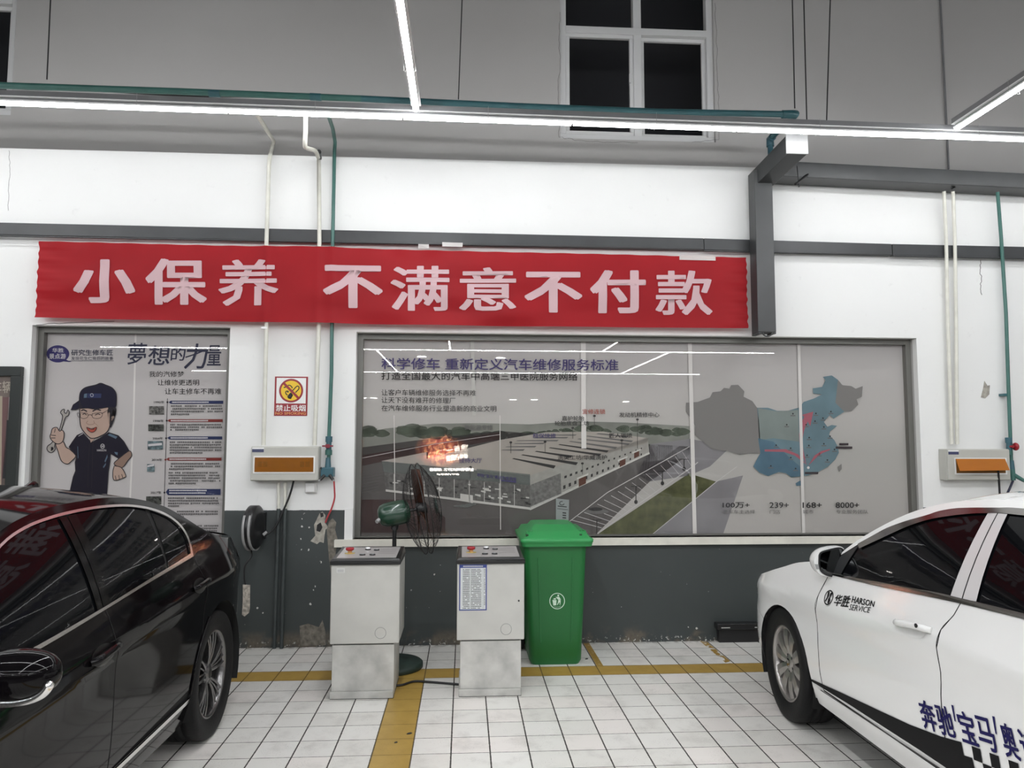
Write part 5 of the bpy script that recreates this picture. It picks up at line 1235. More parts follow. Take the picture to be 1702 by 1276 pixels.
# ================================================================== CARS
M_WPAINT = mat('white_car_paint', (.80, .80, .79), .25, coat=1.0)
M_BPAINT = mat('black_car_paint', (.0035, .003, .0036), .06, spec=.18)
M_TINT = mat('tinted_glass', (.003, .0033, .004), .02, spec=.10)
M_CHROME = mat('chrome', (.90, .89, .88), .20, 1.0)
M_DCHROME = mat('dark_chrome', (.30, .29, .28), .12, 1.0)
M_INNER = mat('dark_inner_body', (.006, .006, .006), .9)
M_TYRE = mat('tyre_rubber', (.0065, .0065, .007), .6, spec=.25, bump=.15, bscale=80)
M_RIM = mat('grey_alloy', (.42, .40, .385), .30, .85)
M_RIMD = mat('dark_alloy', (.20, .195, .195), .25, .9)
M_BARREL = mat('rim_barrel', (.025, .024, .023), .5, .5)
M_DISC = mat('brake_disc', (.12, .115, .11), .4, .8)
M_MIRROR = mat('mirror_glass', (.35, .36, .36), .02, 1.0)
M_LAMP = mat('lamp_lens', (.55, .56, .57), .08, coat=1.0); M_TAIL = mat('tail_lens', (.22, .008, .01), .1, coat=1.0)
M_DECALK = mat('decal_black', (.007, .007, .008), .6, spec=.15); M_DECALN = mat('decal_navy', (.014, .012, .085), .6, spec=.15)

def hermite(pts):                                          # smooth curve through (x, y) samples
    pts = sorted(pts); X = np.array([p[0] for p in pts]); Y = np.array([p[1] for p in pts])
    dx = np.diff(X); s = np.diff(Y) / dx; m = np.zeros(len(X)); m[0] = s[0]; m[-1] = s[-1]
    for i in range(1, len(X) - 1):
        m[i] = 0 if s[i - 1] * s[i] <= 0 else 2 * s[i - 1] * s[i] / (s[i - 1] + s[i])
    def f(x):
        if x <= X[0]: return float(Y[0])
        if x >= X[-1]: return float(Y[-1])
        i = int(np.searchsorted(X, x) - 1); h = dx[i]; t = (x - X[i]) / h
        return float((2 * t ** 3 - 3 * t * t + 1) * Y[i] + (t ** 3 - 2 * t * t + t) * h * m[i] + (3 * t * t - 2 * t ** 3) * Y[i + 1] + (t ** 3 - t * t) * h * m[i + 1])
    return f
class Car:
    def __init__(s, root, W, zb, sec, T, Zc, xf, Lf, xr, Lr, paint):
        s.root = root; s.W = W; s.zb = hermite(zb); s.sec = hermite(sec); s.T = hermite(T); s.Zc = hermite(Zc)
        s.xf = xf; s.Lf = hermite(Lf); s.xr = xr; s.Lr = hermite(Lr); s.paint = paint
    N = 2.6
    def half(s, L, z):
        b = s.zb(L)
        if z <= b: return s.W + s.sec(z / b)
        h = z - b; return s.W + s.sec(1.0) - .42 * h - .45 * h * h
    def plan(s, L, z):
        if L > s.xf: u = min(1, (L - s.xf) / (s.Lf(z) - s.xf)); return (1 - u ** s.N) ** (1 / s.N)
        if L < s.xr: u = min(1, (s.xr - L) / (s.xr - s.Lr(z))); return (1 - u ** s.N) ** (1 / s.N)
        return 1.0
    def w(s, L, z): return s.half(L, z) * s.plan(L, z)
    def nrm(s, L, z, e=.006):
        a = (s.w(L + e, z) - s.w(L - e, z)) / (2 * e); c = (s.w(L, z + e) - s.w(L, z - e)) / (2 * e)
        a = max(-6, min(6, a)); return Vector((-a, 1, -c)).normalized()
    def S(s, L, z, off=0.0):
        n = s.nrm(L, z); return Vector((L, s.w(L, z), z)) + n * off
    def end(s, sg, z, f=.8):                               # where the flank hands over to the nose (sg=1) or tail (sg=-1)
        u = (1 - f ** s.N) ** (1 / s.N)
        return s.xf + u * (s.Lf(z) - s.xf) if sg > 0 else s.xr - u * (s.xr - s.Lr(z))
    def mesh(s, name, V, F, NM, m, parent, smooth=True):
        me = bpy.data.meshes.new(name); me.from_pydata(V, [], F); me.update(); me.materials.append(m)
        me.polygons.foreach_set('use_smooth', [smooth] * len(me.polygons))
        if NM: me.normals_split_custom_set_from_vertices(NM)
        o = bpy.data.objects.new(name, me); COL.objects.link(o); o.parent = parent or s.root; return o
    def flank(s, name, pts, m, off=0.0, side=1, parent=None, step=.06, faces=None):
        if faces is None: V, F = grid_cut([(a, 0, b) for a, b in pts], [tuple(range(len(pts)))], step)
        else: V, F = grid_cut([(a, 0, b) for a, b in pts], faces, step)
        P3 = []; NM = []
        for a, _, b in V:
            n = s.nrm(a, b); p = Vector((a, s.w(a, b), b)) + n * off
            P3.append((p.x, p.y * side, p.z)); NM.append((n.x, n.y * side, n.z))
        out = []
        for f_ in F:
            A, B, C_ = (Vector(P3[i]) for i in f_[:3]); nn = (B - A).cross(C_ - A)
            out.append(f_ if nn.dot(Vector(NM[f_[0]])) >= 0 else f_[::-1])
        return s.mesh(name, P3, out, NM, m, parent)
    def nose(s, name, pts, m, sg=1, off=0.0, parent=None, step=.07):
        V, F = grid_cut([(a, 0, b) for a, b in pts], [tuple(range(len(pts)))], step); P3 = []
        def q(t, z):
            h = s.half(s.xf if sg > 0 else s.xr, z); f_ = min(.999, abs(t) / h); u = (1 - f_ ** s.N) ** (1 / s.N)
            return s.xf + u * (s.Lf(z) - s.xf) if sg > 0 else s.xr - u * (s.xr - s.Lr(z))
        P3 = [(q(a, b) + sg * off, a, b) for a, _, b in V]; out = []
        for f_ in F:
            A, B, C_ = (Vector(P3[i]) for i in f_[:3]); nn = (B - A).cross(C_ - A); out.append(f_ if nn.x * sg >= 0 else f_[::-1])
        return s.mesh(name, P3, out, None, m, parent)
    def top(s, name, Ls, Le, m, off=0.0, na=26, nv=28, vmax=1.0, parent=None):
        V = []; F = []
        for i in range(na + 1):
            for k in range(nv + 1):
                v = -math.cos(PI * k / nv) * vmax; L = Ls(v) + (Le(v) - Ls(v)) * i / na; t = s.T(L); y = s.w(L, t)
                V.append((L, v * y, t + (s.Zc(L) - t) * (1 - abs(v) ** 2.3) + off))
        for i in range(na):
            for k in range(nv):
                a = i * (nv + 1) + k; F.append((a, a + nv + 1, a + nv + 2, a + 1))
        A, B, C_ = (Vector(V[i]) for i in F[len(F) // 2 + 3][:3])
        if (B - A).cross(C_ - A).z < 0: F = [f_[::-1] for f_ in F]
        return s.mesh(name, V, F, None, m, parent)
    def Tl(s, a, b, n=14): return [(a + (b - a) * i / n, s.T(a + (b - a) * i / n)) for i in range(n + 1)]
    def endl(s, sg, z0, z1, n=8): return [(s.end(sg, z0 + (z1 - z0) * i / n), z0 + (z1 - z0) * i / n) for i in range(n + 1)]
def arc(cx, cz, r, a0, a1, n=18): return [(cx + r * math.cos(math.radians(a0 + (a1 - a0) * i / n)), cz + r * math.sin(math.radians(a0 + (a1 - a0) * i / n))) for i in range(n + 1)]
def on_curve(pts, L): return float(np.interp(-L, [-a for a, _ in pts], [b for _, b in pts]))
def shift(pts, dl): return [(a + dl, b) for a, b in pts]

def wheel(car, L, z, tout, R, rr, width, side, kind, steer=0.0, name='wheel'):
    wroot = bpy.data.objects.new(name, None); COL.objects.link(wroot); wroot.parent = car.root
    wroot.location = (L, side * (tout - width / 2), z); wroot.empty_display_size = .1
    B = Matrix(((1, 0, 0, 0), (0, 0, 1, 0), (0, 1, 0, 0), (0, 0, 0, 1)))            # local axis -> outward (+Y)
    B = Matrix(((1, 0, 0, 0), (0, 0, side, 0), (0, 1, 0, 0), (0, 0, 0, 1)))
    wroot.rotation_euler = (0, 0, steer)
    def fin(mb, nm, par=wroot):
        o = mb.build(nm, par); return o
    h = width / 2
    mb = MB().lathe([(rr, -h * .80), (rr + .02, -h * .92), (R * .90, -h), (R * .965, -h * .94), (R * .99, -h * .80), (R, -h * .55), (R, -h * .28), (R - .008, -h * .26), (R - .008, -h * .20), (R, -h * .18), (R, h * .18), (R - .008, h * .20), (R - .008, h * .26), (R, h * .28), (R, h * .55), (R * .99, h * .80), (R * .965, h * .94), (R * .90, h), (rr + .02, h * .92), (rr + .003, h * .82), (rr, h * .80)], M_TYRE, B, 64); fin(mb, 'tyre')
    rm = M_RIM if kind == 'white' else M_RIMD
    mb = MB().lathe([(rr - .012, h * .30), (rr - .014, h * .70), (rr - .004, h * .82), (rr + .006, h * .84), (rr + .006, h * .78)], rm, B, 64); mb.lathe([(rr - .012, h * .32), (rr - .03, -h * .75), (rr, -h * .8)], M_BARREL, B, 48); rim = fin(mb, 'rim')
    mb = MB().lathe([(.001, -h * .15), (rr * .78, -h * .15), (rr * .78, -h * .3)], M_DISC, B, 40); mb.lathe([(.001, -h * .5), (rr - .02, -h * .5)], M_BARREL, B, 32); fin(mb, 'brake_disc')
    def spoke(mb, a0, a1, r0, r1, w0, w1, h0, h1, th, m):
        e0 = Vector((math.cos(a0), math.sin(a0))); e1 = Vector((math.cos(a1), math.sin(a1)))
        A = e0 * r0; Bv = e1 * r1; t = (Bv - A).normalized(); n = Vector((-t.y, t.x))
        vs = []
        for f_ in (0, .35, .7, 1):
            c = A.lerp(Bv, f_); ww = (w0 + (w1 - w0) * f_) / 2; hh = h0 + (h1 - h0) * f_ + .010 * math.sin(PI * f_)
            for sx, dz in ((-1, -th), (-1, -.004), (0, 0), (1, -.004), (1, -th)): q = c + n * ww * sx; vs.append(B @ Vector((q.x, q.y, hh + dz)))
        fs = []
        for i in range(3):
            for k in range(5): fs.append((i * 5 + k, i * 5 + (k + 1) % 5, (i + 1) * 5 + (k + 1) % 5, (i + 1) * 5 + k))
        fs += [(4, 3, 2, 1, 0), (15, 16, 17, 18, 19)]
        mb.add(vs, fs, m)
    mb = MB()
    if kind == 'white':
        for k in range(5):
            a = 2 * PI * k / 5 + PI / 2 + .12
            for d_ in (-.29, .29): spoke(mb, a + d_ * .9, a + d_ * 1.02, .045, rr - .008, .046, .072, h * .62, h * .72, .03, M_RIM)
    else:
        for k in range(5):
            a = 2 * PI * k / 5 + PI / 2
            spoke(mb, a - .20, a - .30, .04, rr - .008, .018, .013, h * .62, h * .76, .03, M_RIMD); spoke(mb, a + .20, a + .30, .04, rr - .008, .018, .013, h * .62, h * .76, .03, M_RIMD); spoke(mb, a - .06, a - .12, .05, rr - .008, .010, .009, h * .58, h * .74, .03, M_RIMD); spoke(mb, a + .06, a + .12, .05, rr - .008, .010, .009, h * .58, h * .74, .03, M_RIMD)
    o = mb.build('spokes', rim)
    mb = MB().lathe([(.001, h * .70), (.028, h * .70), (.033, h * .66), (.05, h * .62), (.062, h * .50), (.062, h * .2)], rm, B, 32)
    hub = mb.build('hub', rim)
    mb = MB().lathe([(.026, h * .705), (.022, h * .715), (.001, h * .715)], M_DCHROME if kind == 'white' else M_BARREL, B, 24)
    for k in range(5):
        a = 2 * PI * k / 5 + PI / 2 + .12 + PI / 5; mb.lathe([(.001, h * .64), (.008, h * .64), (.008, h * .55)], M_BLACKPL, B @ Matrix.Translation((.045 * math.cos(a), .045 * math.sin(a), 0)), 10)
    mb.build('hub_cap', rim)
    return wroot

def build_car(car, kind, g):
    """g: dictionary of measured outlines in car metres (forward, height)"""
    root = car.root; paint = car.paint; fa, ra = g['fa'], g['ra']      # (L, z, radius) of the wheel arches
    sm_ = lambda pts: [(q.x, q.y) for q in smooth_path([Vector((a, b, 0)) for a, b in pts], 4)]
    U_, I_, bb_, bt_ = sm_(g['U']), sm_(g['Ui']), sm_(g['belt_bot']), sm_(g['belt_top'])
    if len(U_) == len(I_): I_ = [(a[0] + (b[0] - a[0]) * g['thin'], a[1] + (b[1] - a[1]) * g['thin']) for a, b in zip(U_, I_)]
    g = dict(g, U=U_, Ui=I_)
    def glass_ring(La, Lb, ta, tb):                                    # pane between two raked pillars: (La, Lb) at the belt, (ta, tb) under the roof
        up = [(a, b - .003) for a, b in U_ if tb <= a <= ta]
        lo = [(La + (Lb - La) * i / 10, on_curve(g['belt_bot'], La + (Lb - La) * i / 10) + .004) for i in range(11)]
        return up + lo[::-1]
    zbm = .215
    # dark inner body behind the panels, with the wheel wells
    T0 = car.Tl(car.end(-1, .9), car.end(1, .6), 50)
    for sd in (1, -1):
        ring = [(car.end(1, .3), zbm + .01)] + arc(*fa, -14, 194) + arc(*ra, -14, 194) + [(car.end(-1, .3), zbm + .01), (car.end(-1, .9), .9)] + [(a, b - .008) for a, b in T0] + [(car.end(1, .6), .6)]
        car.flank('inner_shell', ring, M_INNER, -.009, sd, step=.12)
        for cx, cz, r in (fa, ra):
            mb = MB(); A = arc(cx, cz, r + .004, -22, 202, 24); tt = car.W - .02; V = [(a, sd * y, b) for y in (tt - .0, tt - .30) for a, b in A]; n = len(A)
            mb.add(V, [(i, i + 1, n + i + 1, n + i) for i in range(n - 1)], M_INNER, True); mb.add([(a, sd * (tt - .30), b) for a, b in A], [tuple(range(n))], M_INNER); mb.build('wheel_well', root)
    mb = MB().box(car.end(-1, .3) + .25, car.end(1, .3) - .32, -car.W + .20, car.W - .20, .20, .26, M_INNER); mb.box(car.end(-1, .3) + .3, car.end(1, .3) - .3, -.5, .5, .26, .55, M_INNER); mb.build('underbody', root)
    for sd in (1, -1):
        g_ = g; gF, gM, gR = g['gapF'], g['gapM'], g['gapR']; bb, bt = g['belt_bot'], g['belt_top']
        zs = g['zsill']; e = .0028
        # front fender
        ring = [(gF[0][0] + e, zbm + .03)] + shift(gF, e) + [(g['Afoot'], car.T(g['Afoot']))] + car.Tl(g['Afoot'], .40, 12)[1:] + [(.36, .54)] + arc(*fa, 38, 191) + [(fa[0] - fa[2] - .01, zbm + .03)]
        car.flank('front_fender', ring, paint, 0, sd)
        ring = [(.363, .54), (.404, car.T(.40))] + car.Tl(.404, car.end(1, car.T(.6)), 6)[1:] + car.endl(1, car.T(.6), zbm, 8) + [(fa[0] + fa[2] * math.cos(math.radians(15)), zbm)] + arc(*fa, -14, 37.5, 8)
        car.flank('front_bumper', ring, paint, 0, sd)
        # doors
        def belt(a, b, pts, n=14): return [(a + (b - a) * i / n, on_curve(pts, a + (b - a) * i / n)) for i in range(n + 1)]
        ring = shift(gF, -e) + belt(gF[-1][0] - e - .004, gM[-1][0] + e, bb)[0:] + shift(gM[::-1], e)[0:] + [(gM[0][0] + e, zs), (gF[0][0] - e, zs)]
        df = car.flank('door', ring, paint, 0, sd)
        ring = shift(gM, -e) + belt(gM[-1][0] - e - .002, gR[0][0] + e, bb) + shift(gR, e) + arc(*ra, g['door_arch'], 6, 10) + [(gM[0][0] - e, zs)]
        dr = car.flank('door', ring, paint, 0, sd)
        for cv in (gF, gM, gR):                                        # dark seams between the doors
            sv = sm_(cv); car.flank('door_seam', shift(sv, .0020) + shift(sv[::-1], -.0020), M_INNER, .0008, sd, step=.08)
        # sill
        ring = [(fa[0] - fa[2] - .012, zs - .004), (gF[0][0], zs - .004), (gM[0][0], zs - .004), (ra[0] + ra[2] + .005, zs - .004), (ra[0] + ra[2] + .02, zbm - .01), (fa[0] - fa[2] - .03, zbm + .01)]
        car.flank('side_skirt', ring, paint, .004, sd)
        # rear quarter
        ring = shift(gR[::-1], -e)[:0] + arc(*ra, g['door_arch'], 191, 20) + [(ra[0] - ra[2] - .01, zbm)] + [(car.end(-1, zbm), zbm)] + car.endl(-1, zbm, car.T(-3.4), 8)[1:] + car.Tl(car.end(-1, car.T(-3.4)), g['Cseam'], 12)[1:] + [(g['Cseam'], on_curve(g['U'], g['Cseam']) if g['Cseam'] > min(a for a, _ in g['U']) else g['Cz'])] + g['Cback'] + shift(gR, -e)
        car.flank('rear_quarter', ring, paint, 0, sd)
        ring = car.Tl(g['Afoot'], g['Cseam'], 40) + g['Uend'] + [q for q in g['U'][::-1] if q[0] > g['Cseam']]
        car.flank('roof_rail', ring, paint, 0, sd)
        # bright trim round the windows
        tm = g['trim']
        car.flank('window_trim', g['U'] + g['Ui'][::-1], tm, .0045, sd, step=.05)
        n = len(bt)
        car.flank('belt_trim', bt_ + bb_[::-1], g['belt_mat'], .005, sd, step=.06)
        car.flank('window_glass', glass_ring(*g['gF4']), M_TINT, -.004, sd, df); car.flank('window_glass', glass_ring(*g['gR4']), M_TINT, -.004, sd, dr)
        qr = [(a, b - .003) for a, b in U_ if a <= g['q4'][1]]; qb = g['q4'][0]; qe = qr[-1][0]
        car.flank('quarter_glass', qr + [(qe + (qb - qe) * i / 6, on_curve(g['belt_bot'], qe + (qb - qe) * i / 6) + .004) for i in range(7)], M_TINT, -.004, sd)
        for k, q in enumerate(g['pillars']): car.flank('pillar_panel', q, g['pillar_mat'], .002, sd, df if k == 0 else dr)
        for q in g.get('black_bits', []): car.flank('mirror_base', q, M_BLACKPL, .001, sd, df)
        # handles
        for (L0, z0, L1, z1), dd in zip(g['handles'], (df, dr)):
            pts = []; n = 10
            for i in range(n + 1):
                f_ = i / n; p = car.S(L0 + (L1 - L0) * f_, z0 + (z1 - z0) * f_, .002 + .022 * (1 - abs(2 * f_ - 1) ** 6)); pts.append((p.x, p.y * sd, p.z))
            mb = MB().tube(pts, [.011] + [.0145] * (n - 1) + [.0135], paint if kind == 'white' else M_BPAINT, 10); hd = mb.build('handle', dd)
            q = [(L0 + (L1 - L0) * .5 + .085 * math.cos(a), (z0 + z1) / 2 - .004 + .036 * math.sin(a)) for a in [i * PI / 10 for i in range(20)]]
            car.flank('handle_cup', q, mat('cup_' + kind, (.72, .72, .71) if kind == 'white' else (.003, .003, .003), .35, coat=.6), .0012, sd, dd)
            p = car.S(L0 + (L1 - L0) * .80, z0 + (z1 - z0) * .80, .0395); mb = MB().tube([(p.x, (p.y - .003) * sd, p.z), (p.x, p.y * sd, p.z)], .009, M_BLACKPL, 12); mb.build('lock_cap', hd)
        if kind == 'black':
            car.flank('sill_trim', [(fa[0] - fa[2] - .02, .296), (ra[0] + ra[2] + .012, .306), (ra[0] + ra[2] + .012, .327), (fa[0] - fa[2] - .02, .317)], M_CHROME, .007, sd)
            mb = MB(); A = arc(*ra, 3, 60, 10); mb.tube([tuple(Vector((a, (car.w(a, b) + .004) * sd, b))) for a, b in arc(ra[0], ra[1], ra[2] + .012, 1, 60, 12)], .005, M_BPAINT, 6); mb.build('arch_lip', root)
        else:
            car.flank('sill_seam', [(fa[0] - fa[2] - .10, zs - .006), (gM[0][0], zs + .012), (ra[0] + ra[2] + .03, zs + .012), (ra[0] + ra[2] + .03, zs + .004), (gM[0][0], zs + .004), (fa[0] - fa[2] - .10, zs - .012)], M_BLACKPL, .0055, sd)
        # lamps
        car.flank('headlight', [(.46, .60), (.50, .715), (.62, .69), (car.end(1, .66), .66), (car.end(1, .58), .58)], M_LAMP, .003, sd); e1 = car.end(-1, .85)
        car.flank('tail_light', [(e1 + .30, .90), (e1 + .12, .95), (e1, .945), (e1, .80), (e1 + .10, .80)], M_TAIL, .003, sd)
        for (cx, cz, r) in (fa, ra):
            wheel(car, g['wl'][0 if (cx, cz, r) == fa else 1], g['R'], g['tout'], g['R'], g['rr'], g['tw'], sd, kind, g.get('steer', 0) if (cx, cz, r) == fa else 0)
    # nose and tail
    hw = lambda z: car.half(car.xf, z) * .825; hr = lambda z: car.half(car.xr, z) * .825
    for sg, hh, zt in ((1, hw, car.T(.6)), (-1, hr, car.T(-3.4))):
        ring = [(-hh(zbm), zbm), (hh(zbm), zbm), (hh(.4), .4), (hh(zt), zt), (-hh(zt), zt), (-hh(.4), .4)]
        car.nose('front_bumper' if sg > 0 else 'rear_bumper', ring, paint, sg)
        if sg > 0:
            car.nose('grille', [(-.42, .50), (.42, .50), (.36, .62), (-.36, .62)], M_BLACKPL, 1, .004); car.nose('air_intake', [(-.55, .26), (.55, .26), (.48, .40), (-.48, .40)], M_BLACKPL, 1, .004)
            for k in range(4): car.nose('grille_bar', [(-.40, .515 + .028 * k), (.40, .515 + .028 * k), (.40, .524 + .028 * k), (-.40, .524 + .028 * k)], M_CHROME, 1, .008)
        else:
            for a in (1, -1): car.nose('tail_light', [(a * .42, .82), (a * hh(.82), .80), (a * hh(.94), .94), (a * .45, .92)], M_TAIL, -1, .004)
            car.nose('bumper_insert', [(-.6, .24), (.6, .24), (.55, .36), (-.55, .36)], M_BLACKPL, -1, .004)
    car.top('hood', g['hood'][0], g['hood'][1], paint); car.top('windshield', g['hood'][1], g['roof'][0], M_TINT, -.002)
    car.top('roof', g['roof'][0], g['roof'][1], paint, 0, 36, 40); car.top('rear_window', g['roof'][1], g['trunk'][0], M_TINT, -.002); car.top('trunk_lid', g['trunk'][0], g['trunk'][1], paint)

# ------------------------------------------------ white sedan, nose to the wall
root = thing('car', 'white sedan with door lettering and checkered stripe, parked nose to the wall at right', 'car', (3.17, -1.69, 0), rotz=PI / 2)
wc = Car(root, .89, [(-1.9, 1.0), (-1.55, .99), (-1.2, .97), (-.7, .93), (-.3, .90), (.3, .86), (-3.6, 1.02)],
         [(.15, -.07), (.23, -.047), (.32, -.022), (.47, -.004), (.60, -.004), (.70, -.009), (.78, -.002), (.81, 0), (.87, -.018), (.94, -.042), (1.0, -.06)],
         [(.86, .64), (.6, .70), (.42, .745), (.3, .775), (.14, .825), (0, .868), (-.1, .90), (-.3, .94), (-.5, .985), (-.544, 1.03), (-.717, 1.15), (-.926, 1.255), (-1.057, 1.298), (-1.243, 1.337), (-1.564, 1.365), (-2.0, 1.37), (-2.4, 1.33), (-2.7, 1.23), (-2.9, 1.13), (-3.1, 1.05), (-3.3, 1.02), (-3.65, .99)],
         [(.86, .68), (.6, .765), (.3, .84), (0, .905), (-.25, .955), (-.35, 1.0), (-.7, 1.19), (-.9, 1.285), (-1.15, 1.372), (-1.25, 1.395), (-1.6, 1.418), (-2.0, 1.42), (-2.4, 1.385), (-2.55, 1.35), (-3.0, 1.12), (-3.15, 1.06), (-3.3, 1.04), (-3.65, 1.01)],
         .12, [(.2, .80), (.35, .86), (.5, .86), (.65, .83), (.75, .76), (.85, .70), (1.4, .5)], -2.9, [(.2, -3.55), (.4, -3.63), (.7, -3.66), (.9, -3.62), (1.05, -3.55), (1.4, -3.4)], M_WPAINT)
gF = [(-.487, .325), (-.47, .44), (-.462, .55), (-.449, .683), (-.457, .80), (-.497, .905)]
gM = [(-1.49, .325), (-1.479, .437), (-1.465, .522), (-1.459, .62), (-1.457, .703), (-1.451, .794), (-1.453, .862), (-1.501, .928), (-1.521, .975)]
gR = [(-2.42, 1.01), (-2.40, .80), (-2.42, .68), (-2.453, .564)]
U = [(-.653, 1.079), (-.742, 1.128), (-.832, 1.177), (-.952, 1.222), (-1.073, 1.259), (-1.144, 1.284), (-1.239, 1.304), (-1.334, 1.315), (-1.425, 1.323), (-1.486, 1.328), (-1.61, 1.336), (-2.0, 1.338), (-2.4, 1.292), (-2.6, 1.222), (-2.74, 1.142), (-2.83, 1.07)]
Ui = [(-.685, 1.06), (-.839, 1.132), (-.979, 1.198), (-1.105, 1.243), (-1.233, 1.272), (-1.355, 1.293), (-1.443, 1.303), (-1.548, 1.311), (-2.0, 1.313), (-2.38, 1.270), (-2.58, 1.20), (-2.71, 1.125), (-2.79, 1.06)]
gw = dict(fa=(-.02, .305, .338), ra=(-2.67, .305, .338), gapF=gF, gapM=gM, gapR=gR, door_arch=50, zsill=.325, Afoot=-.50, Cseam=-2.86, Cz=1.06, Cback=[(-2.845, 1.03), (-2.6, 1.018)], Uend=[(-2.86, 1.06)], U=U, Ui=Ui,
          belt_bot=[(-.50, .905), (-.77, .921), (-1.022, .937), (-1.332, .962), (-1.516, .975), (-1.841, .992), (-2.2, 1.005), (-2.85, 1.03)], belt_top=[(-.51, .918), (-.64, .925), (-1.095, .962), (-1.363, .985), (-1.528, .994), (-1.835, 1.008), (-2.2, 1.022), (-2.83, 1.055)],
          glassF=[(-.60, .915), (-.64, 1.035), (-.685, 1.065), (-.839, 1.137), (-.979, 1.203), (-1.105, 1.248), (-1.233, 1.277), (-1.355, 1.298), (-1.443, 1.308), (-1.459, .985), (-1.363, .98), (-1.095, .957)], glassR=[(-1.548, 1.315), (-2.0, 1.317), (-2.35, 1.277), (-2.42, 1.262), (-2.42, 1.025), (-2.0, 1.008), (-1.603, .996)],
          gF4=(-.58, -1.49, -.66, -1.48), gR4=(-1.55, -2.42, -1.50, -2.42), q4=(-2.44, -2.44), thin=1.0,
          quarter=[(-2.44, 1.258), (-2.58, 1.204), (-2.71, 1.128), (-2.79, 1.06), (-2.78, 1.045), (-2.44, 1.026)], pillars=[[(-1.443, 1.306), (-1.493, 1.309), (-1.524, .992), (-1.459, .988)], [(-1.499, 1.309), (-1.548, 1.311), (-1.603, .999), (-1.530, .993)]], pillar_mat=mat('white_pillar_panel', (.55, .53, .53), .25, coat=.6),
          black_bits=[[(-.505, .915), (-.61, .918), (-.65, 1.04), (-.664, 1.078), (-.56, 1.02), (-.515, .975)]], trim=M_DCHROME, belt_mat=M_DCHROME, handles=[(-1.175, .820, -1.405, .846), (-2.15, .862, -2.375, .885)],
          wl=(0.0, -2.65), R=.316, rr=.203, tw=.205, tout=.873, steer=math.radians(-3), hood=(lambda v: .80 - .25 * v * v, lambda v: -.27 - .24 * v * v), roof=(lambda v: -1.15 + .0 * v, lambda v: -2.55 + .1 * v * v), trunk=(lambda v: -3.08 + .12 * v * v, lambda v: -3.52))
build_car(wc, 'white', gw)
def decal(name, shapes, m, off=.0025):
    mb = None
    for V, F in shapes: wc.flank(name, V, m, off, 1, None, .07, F)
def dtext(body, TL, TR, BL, BR, m, bold=0, name='door_lettering'):
    v, f_ = bold_copies(body, bold); A, B, C_, D_ = (Vector(q) for q in (TL, TR, BL, BR))
    pts = [tuple((C_.lerp(D_, a)).lerp(A.lerp(B, a), b)) for a, b, _ in v]; nk = max(q[2] for q in v) + 1; per = len(v) // nk; pf = len(f_) // nk
    for k in range(nk): o = wc.flank(name, pts[k * per:(k + 1) * per], m, .0025 + .00012 * k, 1, None, .09, [[i - k * per for i in ff] for ff in f_[k * pf:(k + 1) * pf]])
    return o
dtext('华胜', (-.627, .829), (-.772, .852), (-.634, .776), (-.770, .797), M_DECALK, .018).name = 'door_lettering'
dtext('HARSON', (-.781, .853), (-.972, .868), (-.784, .823), (-.976, .843), M_DECALK, .02)
dtext('SERVICE', (-.780, .815), (-.957, .838), (-.782, .789), (-.955, .813), M_DECALK, 0)
n = 40; E = lambda rx, rz: [(-.567 - rx * math.cos(2 * PI * k / n), .802 + rz * math.sin(2 * PI * k / n)) for k in range(n)]
wc.flank('emblem', E(.043, .036) + E(.037, .030), M_DECALK, .0025, 1, None, .05, [(k, (k + 1) % n, n + (k + 1) % n, n + k) for k in range(n)])
for q in ([(-.545, .826), (-.558, .830), (-.566, .812), (-.560, .796), (-.552, .778), (-.543, .782), (-.550, .800)], [(-.572, .778), (-.586, .774), (-.592, .790), (-.582, .806), (-.592, .824), (-.580, .832), (-.570, .822), (-.574, .806), (-.568, .794)]): wc.flank('emblem', q, M_DECALK, .0026, 1)
for s_, a0, a1 in (('奔', 0, .165), ('驰', .18, .345), ("'", .365, .385), ('宝', .40, .555), ('马', .57, .72), ("'", .735, .755), ('奥', .78, .90), ('迪', .925, 1.06)):
    Tp = lambda u: (-1.309 - .585 * u, .557 + .098 * u); Bp = lambda u: (-1.347 - .585 * u, .455 + .098 * u)
    if s_ == "'":
        A, B = Vector(Tp(a0)), Vector(Bp(a0)); A2 = Vector(Tp(a1)); wc.flank('door_lettering', [tuple(A + Vector((0, .012))), tuple(A2 + Vector((0, .012))), tuple(A2.lerp(B, .42)), tuple(A.lerp(B, .40))], M_DECALN, .0025, 1)
    else: dtext(s_, Tp(a0), Tp(a1), Bp(a0), Bp(a1), M_DECALN, .022)
st_top = [(-.36, .340), (-.733, .381), (-1.045, .412), (-1.246, .433), (-1.453, .464), (-1.572, .489)]; st_bot = [(-.36, .327), (-.722, .340), (-1.031, .345), (-1.289, .350), (-1.485, .350), (-1.60, .352)]
wc.flank('stripe', st_top + [(-1.582, .447), (-1.628, .456), (-1.64, .40)] + st_bot[::-1], M_DECALK, .0025, 1)
for r_ in range(3):
    for k in range(16):
        L0 = -1.582 - .0455 * k
        if (k + r_) % 2 == 0 or (r_ > 0 and k < 1): continue
        zz_ = .489 + .15 * (-L0 - 1.572) - .044 * r_; L1 = L0 - .0455; off = .008 * r_
        wc.flank('checker', [(L0 - off, zz_), (L1 - off, zz_ + .007), (L1 - off - .009, zz_ - .037), (L0 - off - .009, zz_ - .044)], M_DECALK, .0025, 1)
